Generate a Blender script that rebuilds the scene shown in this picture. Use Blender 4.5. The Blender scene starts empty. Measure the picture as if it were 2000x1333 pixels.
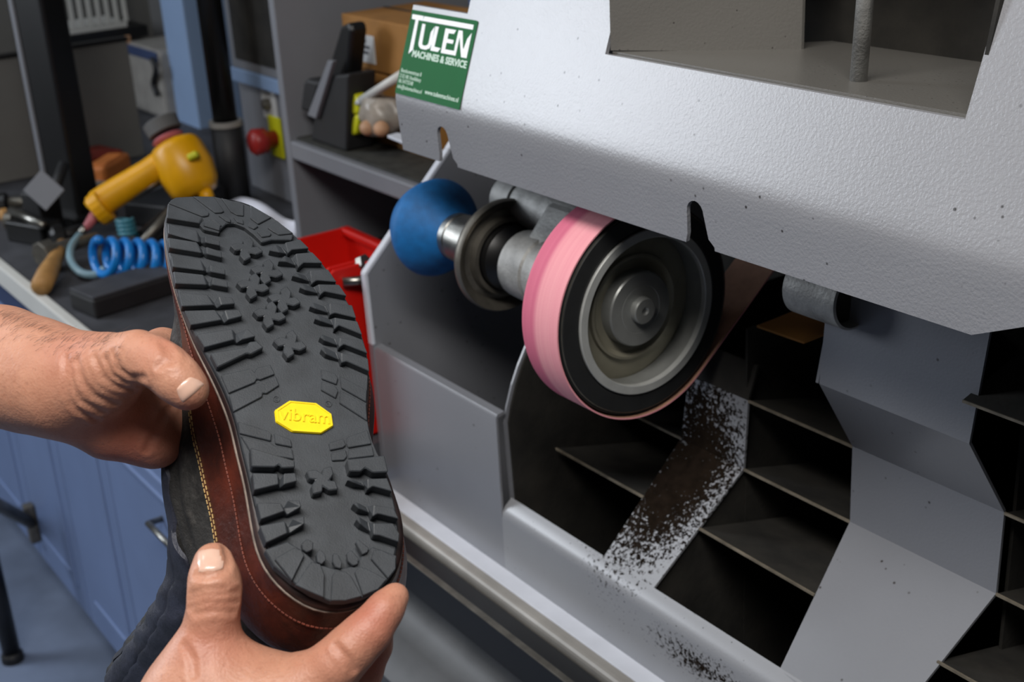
import bpy, bmesh, math, random
import numpy as np
from mathutils import Vector, Matrix
random.seed(7); rng = np.random.default_rng(7)
S = bpy.context.scene
COL = S.collection

# ------------------------------------------------------------------ camera
FPX = 2617.48
TH, RO, AZ = np.radians([22.15277457, -3.27458912, 34.31016065])
_h = np.array([-np.cos(AZ), np.sin(AZ)]); _r = np.array([_h[1], -_h[0]])
FW = np.array([*(_h*np.cos(TH)), -np.sin(TH)])
_U = np.array([*(_h*np.sin(TH)), np.cos(TH)]); _R = np.array([*_r, 0.0])
RT = np.cos(RO)*_R + np.sin(RO)*_U; UP = -np.sin(RO)*_R + np.cos(RO)*_U
ZW = 1.05                                     # height of the wheel axle
def ray(x, y): return FW + RT*(x-1000)/FPX - UP*(y-666.5)/FPX
CAM = np.array([0, 0, ZW]) - 1.2*ray(1265.05, 610.2)
cd = bpy.data.cameras.new('camera'); cam = bpy.data.objects.new('camera', cd); COL.objects.link(cam)
cd.sensor_width = 36; cd.lens = FPX/2000*36; cd.clip_start = .05; cd.clip_end = 50
M = Matrix.Identity(4)
for i in range(3):
    M[i][0] = RT[i]; M[i][1] = UP[i]; M[i][2] = -FW[i]; M[i][3] = CAM[i]
cam.matrix_world = M
S.camera = cam
cd.dof.use_dof = True; cd.dof.focus_distance = .88; cd.dof.aperture_fstop = 11

# ------------------------------------------------------------------ world, lamps, exposure
W = bpy.data.worlds.new('world'); S.world = W; W.use_nodes = True
W.node_tree.nodes['Background'].inputs[0].default_value = (.62, .65, .70, 1)
W.node_tree.nodes['Background'].inputs[1].default_value = .045
def area(name, loc, target, sx, sy, power, col):
    l = bpy.data.lights.new(name, 'AREA'); l.shape = 'RECTANGLE'; l.size = sx; l.size_y = sy
    l.energy = power; l.color = col
    o = bpy.data.objects.new(name, l); COL.objects.link(o); o.location = loc
    o.rotation_euler = (Vector(target)-Vector(loc)).to_track_quat('-Z', 'Y').to_euler()
    return o
area('ceiling_lamp', (.75, -1.0, 2.6), (.25, -.3, .8), 1.3, .40, 38, (1, .96, .91))
area('fill_light_bench', (-1.9, -.9, 2.6), (-1.9, -.35, 0), 1.2, .30, 7, (.85, .92, 1))  # added cool fill over the bench, no fixture known there
area('window_light', (-2.7, -1.75, 1.95), (0, -.07, 1.25), 1.5, 1.1, 64, (.86, .92, 1))     # the window left of the bench
S.view_settings.view_transform = 'Standard'; S.view_settings.look = 'None'
S.view_settings.exposure = 0.12; S.view_settings.gamma = 1.0; S.view_settings.use_curve_mapping = False

# ------------------------------------------------------------------ pixel helpers
def at(ax, val, x, y):
    d = ray(x, y); return CAM + d*(val-CAM[ax])/d[ax]
def PX(v, x, y): return at(0, v, x, y)
def PY(v, x, y): return at(1, v, x, y)
def PZ(v, x, y): return at(2, v, x, y)
def DP(x, y, w): return CAM + ray(x, y)*w
def onplane(o, n, x, y):
    d = ray(x, y); return CAM + d*((np.asarray(o)-CAM)@np.asarray(n))/(d@np.asarray(n))

# ------------------------------------------------------------------ materials
def lin(c):
    return tuple(((v/255)/12.92 if v/255 <= .04045 else ((v/255+.055)/1.055)**2.4) for v in c)
class NT:
    def __init__(s, name):
        s.m = bpy.data.materials.new(name); s.m.use_nodes = True; s.t = s.m.node_tree
        s.b = s.t.nodes['Principled BSDF']; s.co = None
    def n(s, typ, **k):
        q = s.t.nodes.new(typ)
        for a, v in k.items(): setattr(q, a, v)
        return q
    def l(s, a, b): s.t.links.new(a, b)
    def coord(s):
        if s.co is None: s.co = s.n('ShaderNodeTexCoord').outputs['Object']
        return s.co
    def noise(s, scale, detail=3, rough=.55, vec=None):
        q = s.n('ShaderNodeTexNoise'); q.inputs['Scale'].default_value = scale
        q.inputs['Detail'].default_value = detail; q.inputs['Roughness'].default_value = rough
        s.l(vec if vec is not None else s.coord(), q.inputs['Vector']); return q.outputs['Fac']
    def ramp(s, fac, a, b, ca=(0, 0, 0, 1), cb=(1, 1, 1, 1)):
        q = s.n('ShaderNodeValToRGB'); e = q.color_ramp.elements
        e[0].position = a; e[1].position = b; e[0].color = ca; e[1].color = cb
        s.l(fac, q.inputs[0]); return q.outputs[0]
    def mix(s, fac, a, b):
        q = s.n('ShaderNodeMix', data_type='RGBA')
        for inp, v in ((q.inputs[0], fac), (q.inputs[6], a), (q.inputs[7], b)):
            if isinstance(v, tuple): inp.default_value = v
            elif isinstance(v, (int, float)): inp.default_value = v
            else: s.l(v, inp)
        return q.outputs[2]
    def math(s, op, a, b=0.0):
        q = s.n('ShaderNodeMath', operation=op)
        for inp, v in ((q.inputs[0], a), (q.inputs[1], b)):
            if isinstance(v, (int, float)): inp.default_value = v
            else: s.l(v, inp)
        return q.outputs[0]
    def bump(s, h, strength, dist=.001, normal=None):
        q = s.n('ShaderNodeBump'); q.inputs['Strength'].default_value = strength
        q.inputs['Distance'].default_value = dist; s.l(h, q.inputs['Height'])
        if normal is not None: s.l(normal, q.inputs['Normal'])
        return q.outputs[0]
def c4(c): return (*lin(c), 1)
def mat(name, col, rough=.5, metal=0, var=.12, vs=30, bump=0, bs=300, bd=.001, spec=.5, coat=0):
    t = NT(name); b = t.b
    base = c4(col)
    f = t.noise(vs, 4)
    dark = tuple(x*(1-var*1.6) for x in base[:3])+(1,); lite = tuple(min(1, x*(1+var)) for x in base[:3])+(1,)
    t.l(t.mix(t.ramp(f, .3, .7), dark, lite), b.inputs['Base Color'])
    b.inputs['Roughness'].default_value = rough; b.inputs['Metallic'].default_value = metal
    b.inputs['Specular IOR Level'].default_value = spec
    if coat: b.inputs['Coat Weight'].default_value = coat
    if bump: t.l(t.bump(t.noise(bs, 3), bump, bd), b.inputs['Normal'])
    return t.m
MT = {}
MT['steel'] = mat('brushed_steel', (150, 148, 142), .32, 1, .15, 60, .15, 900)
MT['dark_steel'] = mat('dark_steel', (112, 108, 100), .42, .7, .2, 50)
MT['wheel_alu'] = mat('turned_aluminium', (150, 152, 150), .40, .55, .1, 40)
MT['rim'] = mat('bright_turned_rim', (182, 184, 182), .38, .35, .06, 60)
MT['wheel_face'] = mat('wheel_web_metal', (140, 136, 120), .45, .35, .12, 25)
MT['cast'] = mat('cast_metal', (150, 150, 148), .55, .35, .22, 45, .5, 350, .001)
MT['rubber'] = mat('black_tyre_rubber', (26, 27, 28), .6, 0, .15, 60)
MT['sole_rubber'] = mat('outsole_rubber', (59, 63, 68), .48, 0, .14, 60, .25, 1400, .0006, .45)
MT['yellow_rubber'] = mat('yellow_rubber', (255, 220, 0), .45, 0, .05, 60)
MT['blue_cone'] = mat('blue_abrasive', (8, 100, 166), .62, 0, .14, 80, .4, 900, .001)
MT['black'] = mat('black_paint', (11, 11, 12), .42, 0, .2, 20)
MT['blackmatte'] = mat('black_plastic', (22, 22, 24), .6, 0, .2, 20)
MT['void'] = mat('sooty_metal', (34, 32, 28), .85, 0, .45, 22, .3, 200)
MT['vane_edge'] = mat('worn_vane_edge', (120, 112, 98), .6, .1, .3, 60)
MT['white_edge'] = mat('pale_painted_metal', (200, 204, 214), .45, 0, .06, 20)
MT['green'] = mat('green_sticker', (0, 92, 42), .6, 0, .06, 14, 0, 300, .001, .22)
MT['white_ink'] = mat('white_print', (240, 243, 246), .45, 0, .02)
MT['pale_ink'] = mat('pale_green_print', (188, 212, 196), .45, 0, .02)
MT['cabinet'] = mat('blue_grey_lacquer', (112, 131, 170), .42, 0, .06, 5)
MT['plinth'] = mat('dark_blue_plinth', (52, 66, 100), .5, 0, .1, 5)
MT['floor'] = mat('blue_grey_floor', (104, 116, 138), .55, 0, .25, 4, .2, 40)
MT['wallgrey'] = mat('grey_wall_paint', (92, 92, 92), .7, 0, .08, 4)
MT['walldark'] = mat('grey_board', (104, 103, 100), .7, 0, .1, 4)
MT['bluepanel'] = mat('pale_blue_panel', (128, 152, 186), .55, 0, .05, 5)
MT['worktop'] = mat('dark_worktop', (62, 63, 68), .6, 0, .25, 14, .2, 90)
MT['white_trim'] = mat('white_edge_trim', (205, 205, 200), .5, 0, .05, 9)
MT['shelfgrey'] = mat('grey_shelf_board', (116, 118, 124), .5, 0, .06, 6)
MT['shelfmat'] = mat('dark_rubber_mat', (46, 46, 42), .8, 0, .3, 40, .3, 300)
MT['red'] = mat('red_plastic', (196, 20, 10), .4, 0, .07, 8)
MT['redbutton'] = mat('red_button', (150, 34, 30), .4, 0, .08, 20)
MT['card'] = mat('brown_cardboard', (150, 104, 48), .8, 0, .12, 12)
MT['label'] = mat('white_paper_label', (196, 196, 196), .7, 0, .05, 12)
MT['ink'] = mat('grey_print', (80, 80, 84), .7, 0, .1)
MT['yellow_tool'] = mat('yellow_enamel', (226, 162, 0), .38, 0, .1, 18)
MT['lime'] = mat('lime_plastic', (196, 196, 12), .5, 0, .1, 20)
MT['bluehose'] = mat('blue_air_hose', (14, 120, 200), .35, 0, .08, 20)
MT['palehose'] = mat('pale_air_hose', (122, 152, 164), .4, 0, .1, 20)
MT['tealhose'] = mat('teal_hose', (50, 112, 128), .45, 0, .1, 20)
MT['wood'] = mat('hammer_wood', (172, 128, 72), .6, 0, .22, 25)
MT['orange'] = mat('orange_wood', (196, 112, 48), .6, 0, .15, 20)
MT['redcloth'] = mat('dark_red_cloth', (120, 34, 16), .8, 0, .25, 20)
MT['paper'] = mat('white_paper', (236, 238, 250), .6, 0, .03, 10)
MT['plasticbag'] = mat('cloudy_plastic', (150, 142, 132), .35, 0, .25, 30)
MT['skinpink'] = mat('pink_ring', (176, 96, 104), .5, 0, .1, 20)
MT['tan'] = mat('tan_wood', (176, 136, 104), .6, 0, .15, 20)
MT['thread'] = mat('ochre_thread', (176, 146, 92), .7, 0, .2, 200)
MT['redthread'] = mat('rust_thread', (112, 52, 36), .7, 0, .2, 200)
MT['welt'] = mat('pale_glue_edge', (132, 118, 108), .55, 0, .3, 120)
MT['midsole'] = mat('dark_midsole', (44, 28, 27), .5, 0, .3, 60)
MT['tan_floor'] = mat('grey_sheet', (74, 75, 77), .5, 0, .18, 12, .15, 200)
MT['rail_light'] = mat('grey_rail', (150, 147, 142), .5, .2, .12, 20)

def paint(name, col, rough=.4, peel=.35, spots=.62, spot_scale=60, stain=None, thr=(.30, .36)):
    """sprayed metal paint with orange peel, dark specks and (optionally) a dust stain of its own shape"""
    t = NT(name); b = t.b; base = c4(col)
    f = t.noise(9, 4)
    out = t.mix(f, tuple(x*.9 for x in base[:3])+(1,), tuple(x*1.06 for x in base[:3])+(1,))
    v = t.n('ShaderNodeTexVoronoi'); v.inputs['Scale'].default_value = spot_scale; t.l(t.coord(), v.inputs['Vector'])
    near = t.ramp(v.outputs['Distance'], .05, .11, (1, 1, 1, 1), (0, 0, 0, 1))
    keep = t.ramp(t.noise(14, 2), spots, spots+.08)
    out = t.mix(t.math('MULTIPLY', near, keep), out, c4((46, 42, 40)))
    cov = None
    if stain:
        for (cx, cy, cz, sx, sy, sz, a, bb, sc) in stain:
            mp = t.n('ShaderNodeMapping'); t.l(t.coord(), mp.inputs['Vector'])
            mp.inputs['Location'].default_value = (-cx/sx, -cy/sy, -cz/sz)
            mp.inputs['Scale'].default_value = (1/sx, 1/sy, 1/sz)
            ln = t.n('ShaderNodeVectorMath', operation='LENGTH'); t.l(mp.outputs[0], ln.inputs[0])
            r = t.math('SUBTRACT', 1.0, ln.outputs['Value'])
            n1 = t.noise(sc, 6, .7)
            m = t.math('ADD', r, t.math('MULTIPLY', t.math('SUBTRACT', n1, .5), 3.2))
            fac = t.ramp(m, a, bb)
            cov = fac if cov is None else t.math('MAXIMUM', cov, fac)
            out = t.mix(fac, out, t.mix(t.noise(90, 4), c4((9, 8, 7)), c4((40, 32, 26))))
    t.l(out, b.inputs['Base Color']); b.inputs['Roughness'].default_value = rough
    b.inputs['Coat Weight'].default_value = .8
    if cov is not None:
        t.l(t.math('MULTIPLY', t.math('SUBTRACT', 1.0, cov), .8), b.inputs['Coat Weight'])
        t.l(t.math('MULTIPLY', t.math('SUBTRACT', 1.0, cov), .5), b.inputs['Specular IOR Level'])
    b.inputs['Coat Roughness'].default_value = .30
    t.l(t.bump(t.noise(420, 2), peel, .0009), b.inputs['Normal'])
    return t.m
MT['hood'] = paint('pale_grey_sprayed_paint', (140, 141, 146), .36, .5, .43, 70)
MT['tub'] = paint('grey_sprayed_paint', (120, 122, 128), .42, .2, .47, 70)
MT['tubdirty'] = paint('grey_paint_with_grinding_dust', (138, 140, 145), .5, .2, .42, 120,
                       stain=[(-.015, -.10, .865, .060, .11, .115, .0, .22, 250), (.115, -.195, .757, .12, .03, .03, .62, .9, 320)])
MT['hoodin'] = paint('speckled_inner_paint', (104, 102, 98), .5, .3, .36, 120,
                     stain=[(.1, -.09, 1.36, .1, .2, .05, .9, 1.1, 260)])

def skin_mat():
    t = NT('skin'); b = t.b
    at_ = t.n('ShaderNodeAttribute'); at_.attribute_name = 'flush'
    f = t.noise(55, 5, .6); g = t.noise(420, 4, .6)
    base = t.mix(f, c4((174, 118, 94)), c4((210, 158, 132)))
    base = t.mix(t.math('MULTIPLY', at_.outputs['Fac'], .75), base, c4((170, 70, 58)))
    base = t.mix(t.math('MULTIPLY', t.ramp(g, .55, .75), .35), base, c4((140, 84, 66)))
    t.l(base, b.inputs['Base Color']); b.inputs['Roughness'].default_value = .48
    b.inputs['Subsurface Weight'].default_value = .12; b.inputs['Subsurface Radius'].default_value = (.006, .0025, .0015)
    b.inputs['Subsurface Scale'].default_value = 1
    wv = t.n('ShaderNodeTexVoronoi'); wv.inputs['Scale'].default_value = 620; t.l(t.coord(), wv.inputs['Vector'])
    n1 = t.bump(wv.outputs['Distance'], .25, .0005)
    n2 = t.bump(t.noise(130, 5, .65), .5, .0012, n1)
    t.l(n2, b.inputs['Normal']); return t.m
MT['skin'] = skin_mat()
MT['nail'] = mat('fingernail', (226, 186, 166), .28, 0, .06, 90, 0, 300, .001, .5, .3)
def leather(name, a, bcol, c, rough, s1, bump, bs):
    t = NT(name); b = t.b
    f = t.ramp(t.noise(s1, 5, .65), .32, .68)
    o = t.mix(f, c4(a), c4(bcol)); o = t.mix(t.ramp(t.noise(s1*3.1, 4), .52, .72), o, c4(c))
    t.l(o, b.inputs['Base Color']); b.inputs['Roughness'].default_value = rough
    n1 = t.bump(t.noise(bs, 4, .65), bump, .0012)
    t.l(n1, b.inputs['Normal']); return t.m
MT['brown'] = leather('brown_leather', (36, 18, 14), (96, 43, 30), (68, 30, 22), .36, 24, .5, 160)
MT['suede'] = leather('black_suede', (20, 19, 18), (46, 45, 44), (60, 58, 56), .7, 40, 1.0, 240)
MT['slate'] = leather('slate_leather', (30, 32, 40), (60, 64, 80), (44, 46, 56), .5, 30, .5, 240)
def belt_mat():
    t = NT('pink_abrasive_belt'); b = t.b
    sp = t.n('ShaderNodeSeparateXYZ'); t.l(t.coord(), sp.inputs[0])
    mp = t.n('ShaderNodeMapping'); mp.inputs['Scale'].default_value = (1, .02, .02); t.l(t.coord(), mp.inputs['Vector'])
    f = t.noise(320, 3, .6, mp.outputs[0])
    band = t.ramp(t.math('MULTIPLY', t.math('ADD', sp.outputs['X'], .0515), 19.6), .30, .42)
    o = t.mix(band, t.mix(f, c4((196, 92, 122)), c4((214, 116, 140))), t.mix(f, c4((224, 138, 152)), c4((238, 168, 174))))
    t.l(o, b.inputs['Base Color']); b.inputs['Roughness'].default_value = .75
    t.l(t.bump(t.noise(900, 2), .3, .0005), b.inputs['Normal']); return t.m
MT['belt'] = belt_mat()
MT['beltback'] = mat('brown_belt_cloth', (150, 112, 92), .8, 0, .15, 60)

# ------------------------------------------------------------------ mesh helpers
ORG = {}
def link(o, parent=None):
    COL.objects.link(o)
    if parent is not None: o.parent = parent; ORG[o.name] = ORG[parent.name]
    return o
def thing(name, label, cat, loc, group=None):
    o = bpy.data.objects.new(name, None); o.empty_display_size = .05; COL.objects.link(o); o.location = loc
    ORG[o.name] = np.array(loc, float); o['label'] = label; o['category'] = cat
    if group: o['group'] = group
    return o
def tag(o, label, cat, group=None, kind=None):
    o['label'] = label; o['category'] = cat
    if group: o['group'] = group
    if kind: o['kind'] = kind
    return o
def mesh(name, V, Fc, m, parent=None, bevel=0, seg=2, smooth=False, sub=0, label=None, kind=None, base=None, limit=.6):
    V = np.array([np.asarray(v, float) for v in V]); 
    if parent is not None: org = ORG[parent.name]
    else: org = np.array(base, float) if base is not None else np.array([V[:, 0].mean(), V[:, 1].mean(), V[:, 2].min()])
    me = bpy.data.meshes.new(name); me.from_pydata([tuple(v) for v in V-org], [], [tuple(int(i) for i in f) for f in Fc])
    bm = bmesh.new(); bm.from_mesh(me); bmesh.ops.recalc_face_normals(bm, faces=bm.faces); bm.to_mesh(me); bm.free()
    me.materials.append(MT[m] if isinstance(m, str) else m)
    o = bpy.data.objects.new(name, me)
    if parent is not None: link(o, parent)
    else: COL.objects.link(o); o.location = org; ORG[o.name] = org
    if smooth: me.polygons.foreach_set('use_smooth', [True]*len(me.polygons))
    if bevel:
        b = o.modifiers.new('bevel', 'BEVEL'); b.width = bevel; b.segments = seg; b.limit_method = 'ANGLE'; b.angle_limit = limit
    if sub:
        b = o.modifiers.new('sub', 'SUBSURF'); b.levels = sub; b.render_levels = sub
    if label: o['label'] = label
    if kind: o['kind'] = kind
    return o
class G:
    """collects shapes for ONE mesh"""
    def __init__(s): s.V = []; s.F = []
    def add(s, V, Fc):
        k = len(s.V); s.V += [np.asarray(v, float) for v in V]; s.F += [[i+k for i in f] for f in Fc]; return s
    def box(s, c, size, rot=None):
        c = np.asarray(c, float); hx = np.asarray(size, float)/2
        Rm = np.eye(3) if rot is None else np.asarray(rot)
        V = [c + Rm@(hx*np.array([i, j, k])) for i in (-1, 1) for j in (-1, 1) for k in (-1, 1)]
        return s.add(V, [(0, 1, 3, 2), (4, 6, 7, 5), (0, 4, 5, 1), (2, 3, 7, 6), (0, 2, 6, 4), (1, 5, 7, 3)])
    def bb(s, lo, hi):
        lo = np.array(lo, float); hi = np.array(hi, float); return s.box((lo+hi)/2, hi-lo)
    def prism(s, P, vec):
        n = len(P); P = [np.asarray(p, float) for p in P]; vec = np.asarray(vec, float)
        return s.add(P+[p+vec for p in P], [list(range(n)), list(range(2*n-1, n-1, -1))]+[(i, (i+1) % n, n+(i+1) % n, n+i) for i in range(n)])
    def loft(s, rings, cap0=True, cap1=True, closed=True):
        n = len(rings[0]); V = [p for r in rings for p in r]; Fc = []
        for k in range(len(rings)-1):
            for i in range(n if closed else n-1):
                j = (i+1) % n; Fc.append((k*n+i, k*n+j, (k+1)*n+j, (k+1)*n+i))
        if cap0: Fc.append(list(range(n-1, -1, -1)))
        if cap1: Fc.append([(len(rings)-1)*n+i for i in range(n)])
        return s.add(V, Fc)
    def tube(s, pts, r, n=10, cap=True):
        pts = [np.asarray(p, float) for p in pts]; rr = r if hasattr(r, '__len__') else [r]*len(pts); rings = []
        t0 = pts[1]-pts[0]; ref = np.array([0, 0, 1.]) if abs(t0[2]) < .9*np.linalg.norm(t0) else np.array([1., 0, 0])
        a = np.cross(t0, ref); a /= np.linalg.norm(a)
        for i, p in enumerate(pts):
            t = pts[min(i+1, len(pts)-1)]-pts[max(i-1, 0)]; t = t/np.linalg.norm(t)
            a = a-t*(a@t); a /= np.linalg.norm(a); b = np.cross(t, a)
            rings.append([p+rr[i]*(a*math.cos(q)+b*math.sin(q)) for q in np.linspace(0, 2*math.pi, n, endpoint=False)])
        return s.loft(rings, cap, cap)
    def lathe(s, prof, o, ax, n=40, closed=False):
        """prof = [(distance along axis, radius)]"""
        o = np.asarray(o, float); ax = np.asarray(ax, float); ax = ax/np.linalg.norm(ax)
        ref = np.array([0, 0, 1.]) if abs(ax[2]) < .9 else np.array([1., 0, 0])
        a = np.cross(ax, ref); a /= np.linalg.norm(a); b = np.cross(ax, a)
        rings = [[o+ax*d+max(r, 1e-5)*(a*math.cos(q)+b*math.sin(q)) for q in np.linspace(0, 2*math.pi, n, endpoint=False)] for d, r in prof]
        if closed: rings.append(rings[0]); return s.loft(rings, False, False)
        return s.loft(rings, True, True)
    def make(s, name, m, parent=None, **k): return mesh(name, s.V, s.F, m, parent, **k)
def rz(a):
    c, s_ = math.cos(a), math.sin(a); return np.array([[c, -s_, 0], [s_, c, 0], [0, 0, 1.]])
def rotax(ax, a): return np.array(Matrix.Rotation(a, 3, Vector(ax)))
def frame(z, x=(1, 0, 0)):
    z = np.asarray(z, float); z = z/np.linalg.norm(z); x = np.asarray(x, float); x = x-z*(x@z); x /= np.linalg.norm(x)
    return np.stack([x, np.cross(z, x), z], 1)
def boolean(o, cutters):
    for g in cutters:
        c = g.make('cut', 'black'); c.location = Vector(c.location)
        b = o.modifiers.new('b', 'BOOLEAN'); b.object = c; b.operation = 'DIFFERENCE'; b.solver = 'EXACT'
        bpy.context.view_layer.update()
        me = bpy.data.meshes.new_from_object(o.evaluated_get(bpy.context.evaluated_depsgraph_get()))
        o.modifiers.clear(); o.data = me
        cm = c.data; bpy.data.objects.remove(c); bpy.data.meshes.remove(cm)
def smooth_by_angle(o, ang=35):
    me = o.data; me.polygons.foreach_set('use_smooth', [True]*len(me.polygons))
    bm = bmesh.new(); bm.from_mesh(me)
    for e in bm.edges:
        e.smooth = not (len(e.link_faces) == 2 and e.calc_face_angle(0) > math.radians(ang))
    bm.to_mesh(me); bm.free()
def text_mesh(name, txt, org, ex, ey, size, m, parent, extrude=.0002, bold=0, align='LEFT', width=None):
    c = bpy.data.curves.new(name, 'FONT'); c.body = txt; c.size = 1; c.extrude = 0; c.offset = bold; c.align_x = align
    c.resolution_u = 3
    o = bpy.data.objects.new(name, c); COL.objects.link(o); bpy.context.view_layer.update()
    me = bpy.data.meshes.new_from_object(o.evaluated_get(bpy.context.evaluated_depsgraph_get()))
    bpy.data.objects.remove(o); bpy.data.curves.remove(c)
    co = np.array([v.co[:] for v in me.vertices]); x0, x1 = co[:, 0].min(), co[:, 0].max()
    sx = size if width is None else width/(x1-x0)
    ex = np.asarray(ex, float); ey = np.asarray(ey, float); ez = np.cross(ex, ey)
    n = len(co); P = [np.asarray(org)+ex*(q[0]-(x0 if align == 'LEFT' else 0))*sx+ey*q[1]*size for q in co]
    Fs = [list(p.vertices) for p in me.polygons]
    from collections import Counter
    ec = Counter()
    for f in Fs:
        for i in range(len(f)): ec[(f[i], f[(i+1) % len(f)])] += 1
    V = P+[p+ez*extrude for p in P]
    Fc = [[i+n for i in f] for f in Fs]
    for (a, b) in ec:
        if (b, a) not in ec: Fc.append([a, b, b+n, a+n])
    bpy.data.meshes.remove(me)
    return mesh(name, V, Fc, m, parent)
def resample(P, n, closed=True):
    P = np.array(P, float); Q = np.vstack([P, P[:1]]) if closed else P
    d = np.r_[0, np.cumsum(np.linalg.norm(np.diff(Q, axis=0), axis=1))]
    t = np.linspace(0, d[-1], n, endpoint=not closed)
    return np.stack([np.interp(t, d, Q[:, k]) for k in range(Q.shape[1])], 1)
def smoothloop(P, it=2):
    for _ in range(it): P = .25*np.roll(P, 1, 0)+.5*P+.25*np.roll(P, -1, 0)
    return P

# ================================================================== the room
def struct(o): o['kind'] = 'structure'; return o
struct(G().bb((-2.9, -3.2, -.06), (2.2, .8, 0)).make('floor', 'floor'))
struct(G().bb((-2.9, .62, 0), (2.2, .7, 2.7)).make('wall_back', 'wallgrey'))
struct(G().bb((-2.9, -3.2, 0), (-2.8, .62, 2.7)).make('wall_left', 'walldark'))

# ================================================================== finishing machine
mc = thing('finishing_machine', 'grey shoe finishing machine with pink sanding wheel and green sticker', 'machine', (0, .15, 0))
XE = .95                                        # machine runs on past the right edge of the picture
# --- hood: lip, bend and leaning front panel in one folded sheet
nP = np.array([0, -.943, .333])
oP = np.array([0, -.07, 1.2154])
def HP(x, y): return onplane(oP, nP, x, y)
prof = [(-.0655, 1.1600), (-.0685, 1.197), (-.0692, 1.2075), (-.0690, 1.2150), (-.0672, 1.2225), (-.0640, 1.2325), (.020, 1.47)]
tk = .0035
def off(pr, d):
    out = []
    for i, p in enumerate(pr):
        a = np.array(pr[max(i-1, 0)]); b = np.array(pr[min(i+1, len(pr)-1)]); t = (b-a)/np.linalg.norm(b-a)
        out.append(np.array(p)+d*np.array([t[1], -t[0]]))
    return out
inner = off(prof, tk)
XL = -.2965
ringpts = list(map(np.array, prof))+inner[::-1]
hood = G().loft([[(x, p[0], p[1]) for p in ringpts] for x in (XL, XE)]).make('hood', 'hood', mc)
cuts = [G().bb((.0045, -.2, 1.287), (.3515, .12, 1.6)),              # window in the panel
        G().bb((XL-.02, -.2, 1.300), (-.201, .12, 1.6))]            # notch at the top left corner
def slot(xa, xb, ztop, zb=1.10):
    pts = []; xm = (xa+xb)/2; w = (xb-xa)/2
    for a in np.linspace(0, math.pi, 9): pts.append((xm+w*math.cos(a)*(1 if a > 1.57 else .9), -.2, ztop-w+w*math.sin(a)))
    pts += [(xa-.001, -.2, 1.168), (xa-.004, -.2, 1.158), (xa-.006, -.2, zb), (xb+.012, -.2, zb), (xb+.009, -.2, 1.163), (xb+.003, -.2, 1.168)]
    return G().prism(pts, (0, .2, 0))
cuts += [slot(-.2255, -.2055, 1.197), slot(.1262, .1455, 1.196)]
c0 = PY(-.067, 1895, 650); c1 = PY(-.067, 2000, 633)
cuts.append(G().prism([(c0[0], -.2, c0[2]-.002), (c0[0]+.3, -.2, c0[2]-.002+.3*(c1[2]-c0[2])/(c1[0]-c0[0])), (c0[0]+.7, -.2, 1.1), (c0[0]-.0, -.2, 1.1)], (0, .2, 0)))
boolean(hood, cuts)
smooth_by_angle(hood, 30)
# top and back of the hood, out of the picture but shading what is below
G().bb((XL, .02, 1.466), (XE, .50, 1.47)).make('hood_roof', 'hood', mc)
G().bb((XL, .497, 0.0), (XE, .50, 1.47)).make('back_panel', 'tub', mc)
# what shows through the window of the hood
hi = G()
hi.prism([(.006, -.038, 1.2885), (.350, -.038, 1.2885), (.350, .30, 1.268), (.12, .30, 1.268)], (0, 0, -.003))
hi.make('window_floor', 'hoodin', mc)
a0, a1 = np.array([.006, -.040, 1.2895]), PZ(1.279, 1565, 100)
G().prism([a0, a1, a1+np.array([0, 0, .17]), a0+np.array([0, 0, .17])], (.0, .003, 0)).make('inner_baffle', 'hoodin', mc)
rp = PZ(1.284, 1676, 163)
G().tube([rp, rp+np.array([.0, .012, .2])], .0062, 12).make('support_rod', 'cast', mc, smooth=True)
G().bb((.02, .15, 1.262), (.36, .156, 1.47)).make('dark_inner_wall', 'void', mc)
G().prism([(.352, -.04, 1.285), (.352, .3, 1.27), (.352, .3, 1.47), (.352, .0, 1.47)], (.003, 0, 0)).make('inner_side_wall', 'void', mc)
# rounded dark block added behind the notch to give its dark recess
G().bb((-.31, .03, 1.285), (-.16, .2, 1.45)).make('notch_block', MT['plinth'], mc, bevel=.006)
# --- sticker on the hood
st0 = HP(770, 181); st1 = HP(898, 213.5); st2 = HP(935, 40.5); st3 = HP(808, 18)
sx_ = np.array([1., 0, 0]); sy_ = np.array([0, .333, .943]); so = np.array([-.2962, 0, 0])
so = np.array([-.2958, *(oP+sy_*((st0-oP)@sy_))[1:]]) - nP*(-.0004)
SW, SH = .1152, .0822
def stp(x, y): return so + sx_*x*SW + sy_*y*SH
stick = G().prism([stp(0, 0), stp(1, 0), stp(1.0, .985), stp(.975, 1), stp(0, 1)], nP*.0004).make('sticker', 'green', mc, label='green sticker with white lettering')
def sk(pts, name='letter', m='white_ink'):       # glyph outlines in crop pixels of the sticker, mapped on its own plane
    P = [HP(760+x/6.06, y/6.06) for x, y in pts]
    P = [p - nP*((p-so)@nP) + nP*.0004 for p in P]
    return G().prism(P, nP*.0003).make(name, m, stick)
sk([(287, 170), (418, 192), (410, 250), (358, 240), (292, 590), (240, 640), (325, 236), (280, 226)])
sk([(428, 195), (1010, 297), (1000, 355), (412, 250)], 'letter_bar')
sk([(405, 283), (440, 290), (400, 520), (410, 540), (440, 545), (470, 530), (480, 500), (505, 385), (548, 322), (515, 520), (490, 575), (440, 592), (385, 580), (360, 545), (360, 510)])
sk([(560, 315), (598, 320), (545, 555), (620, 575), (585, 618), (498, 600)])
sk([(680, 338), (805, 360), (778, 405), (715, 396), (700, 462), (775, 478), (762, 522), (690, 508), (672, 586), (780, 606), (792, 540), (835, 360), (880, 368), (882, 560), (890, 590), (935, 465), (988, 395), (925, 692), (862, 680), (846, 440), (795, 662), (622, 628)])
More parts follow.
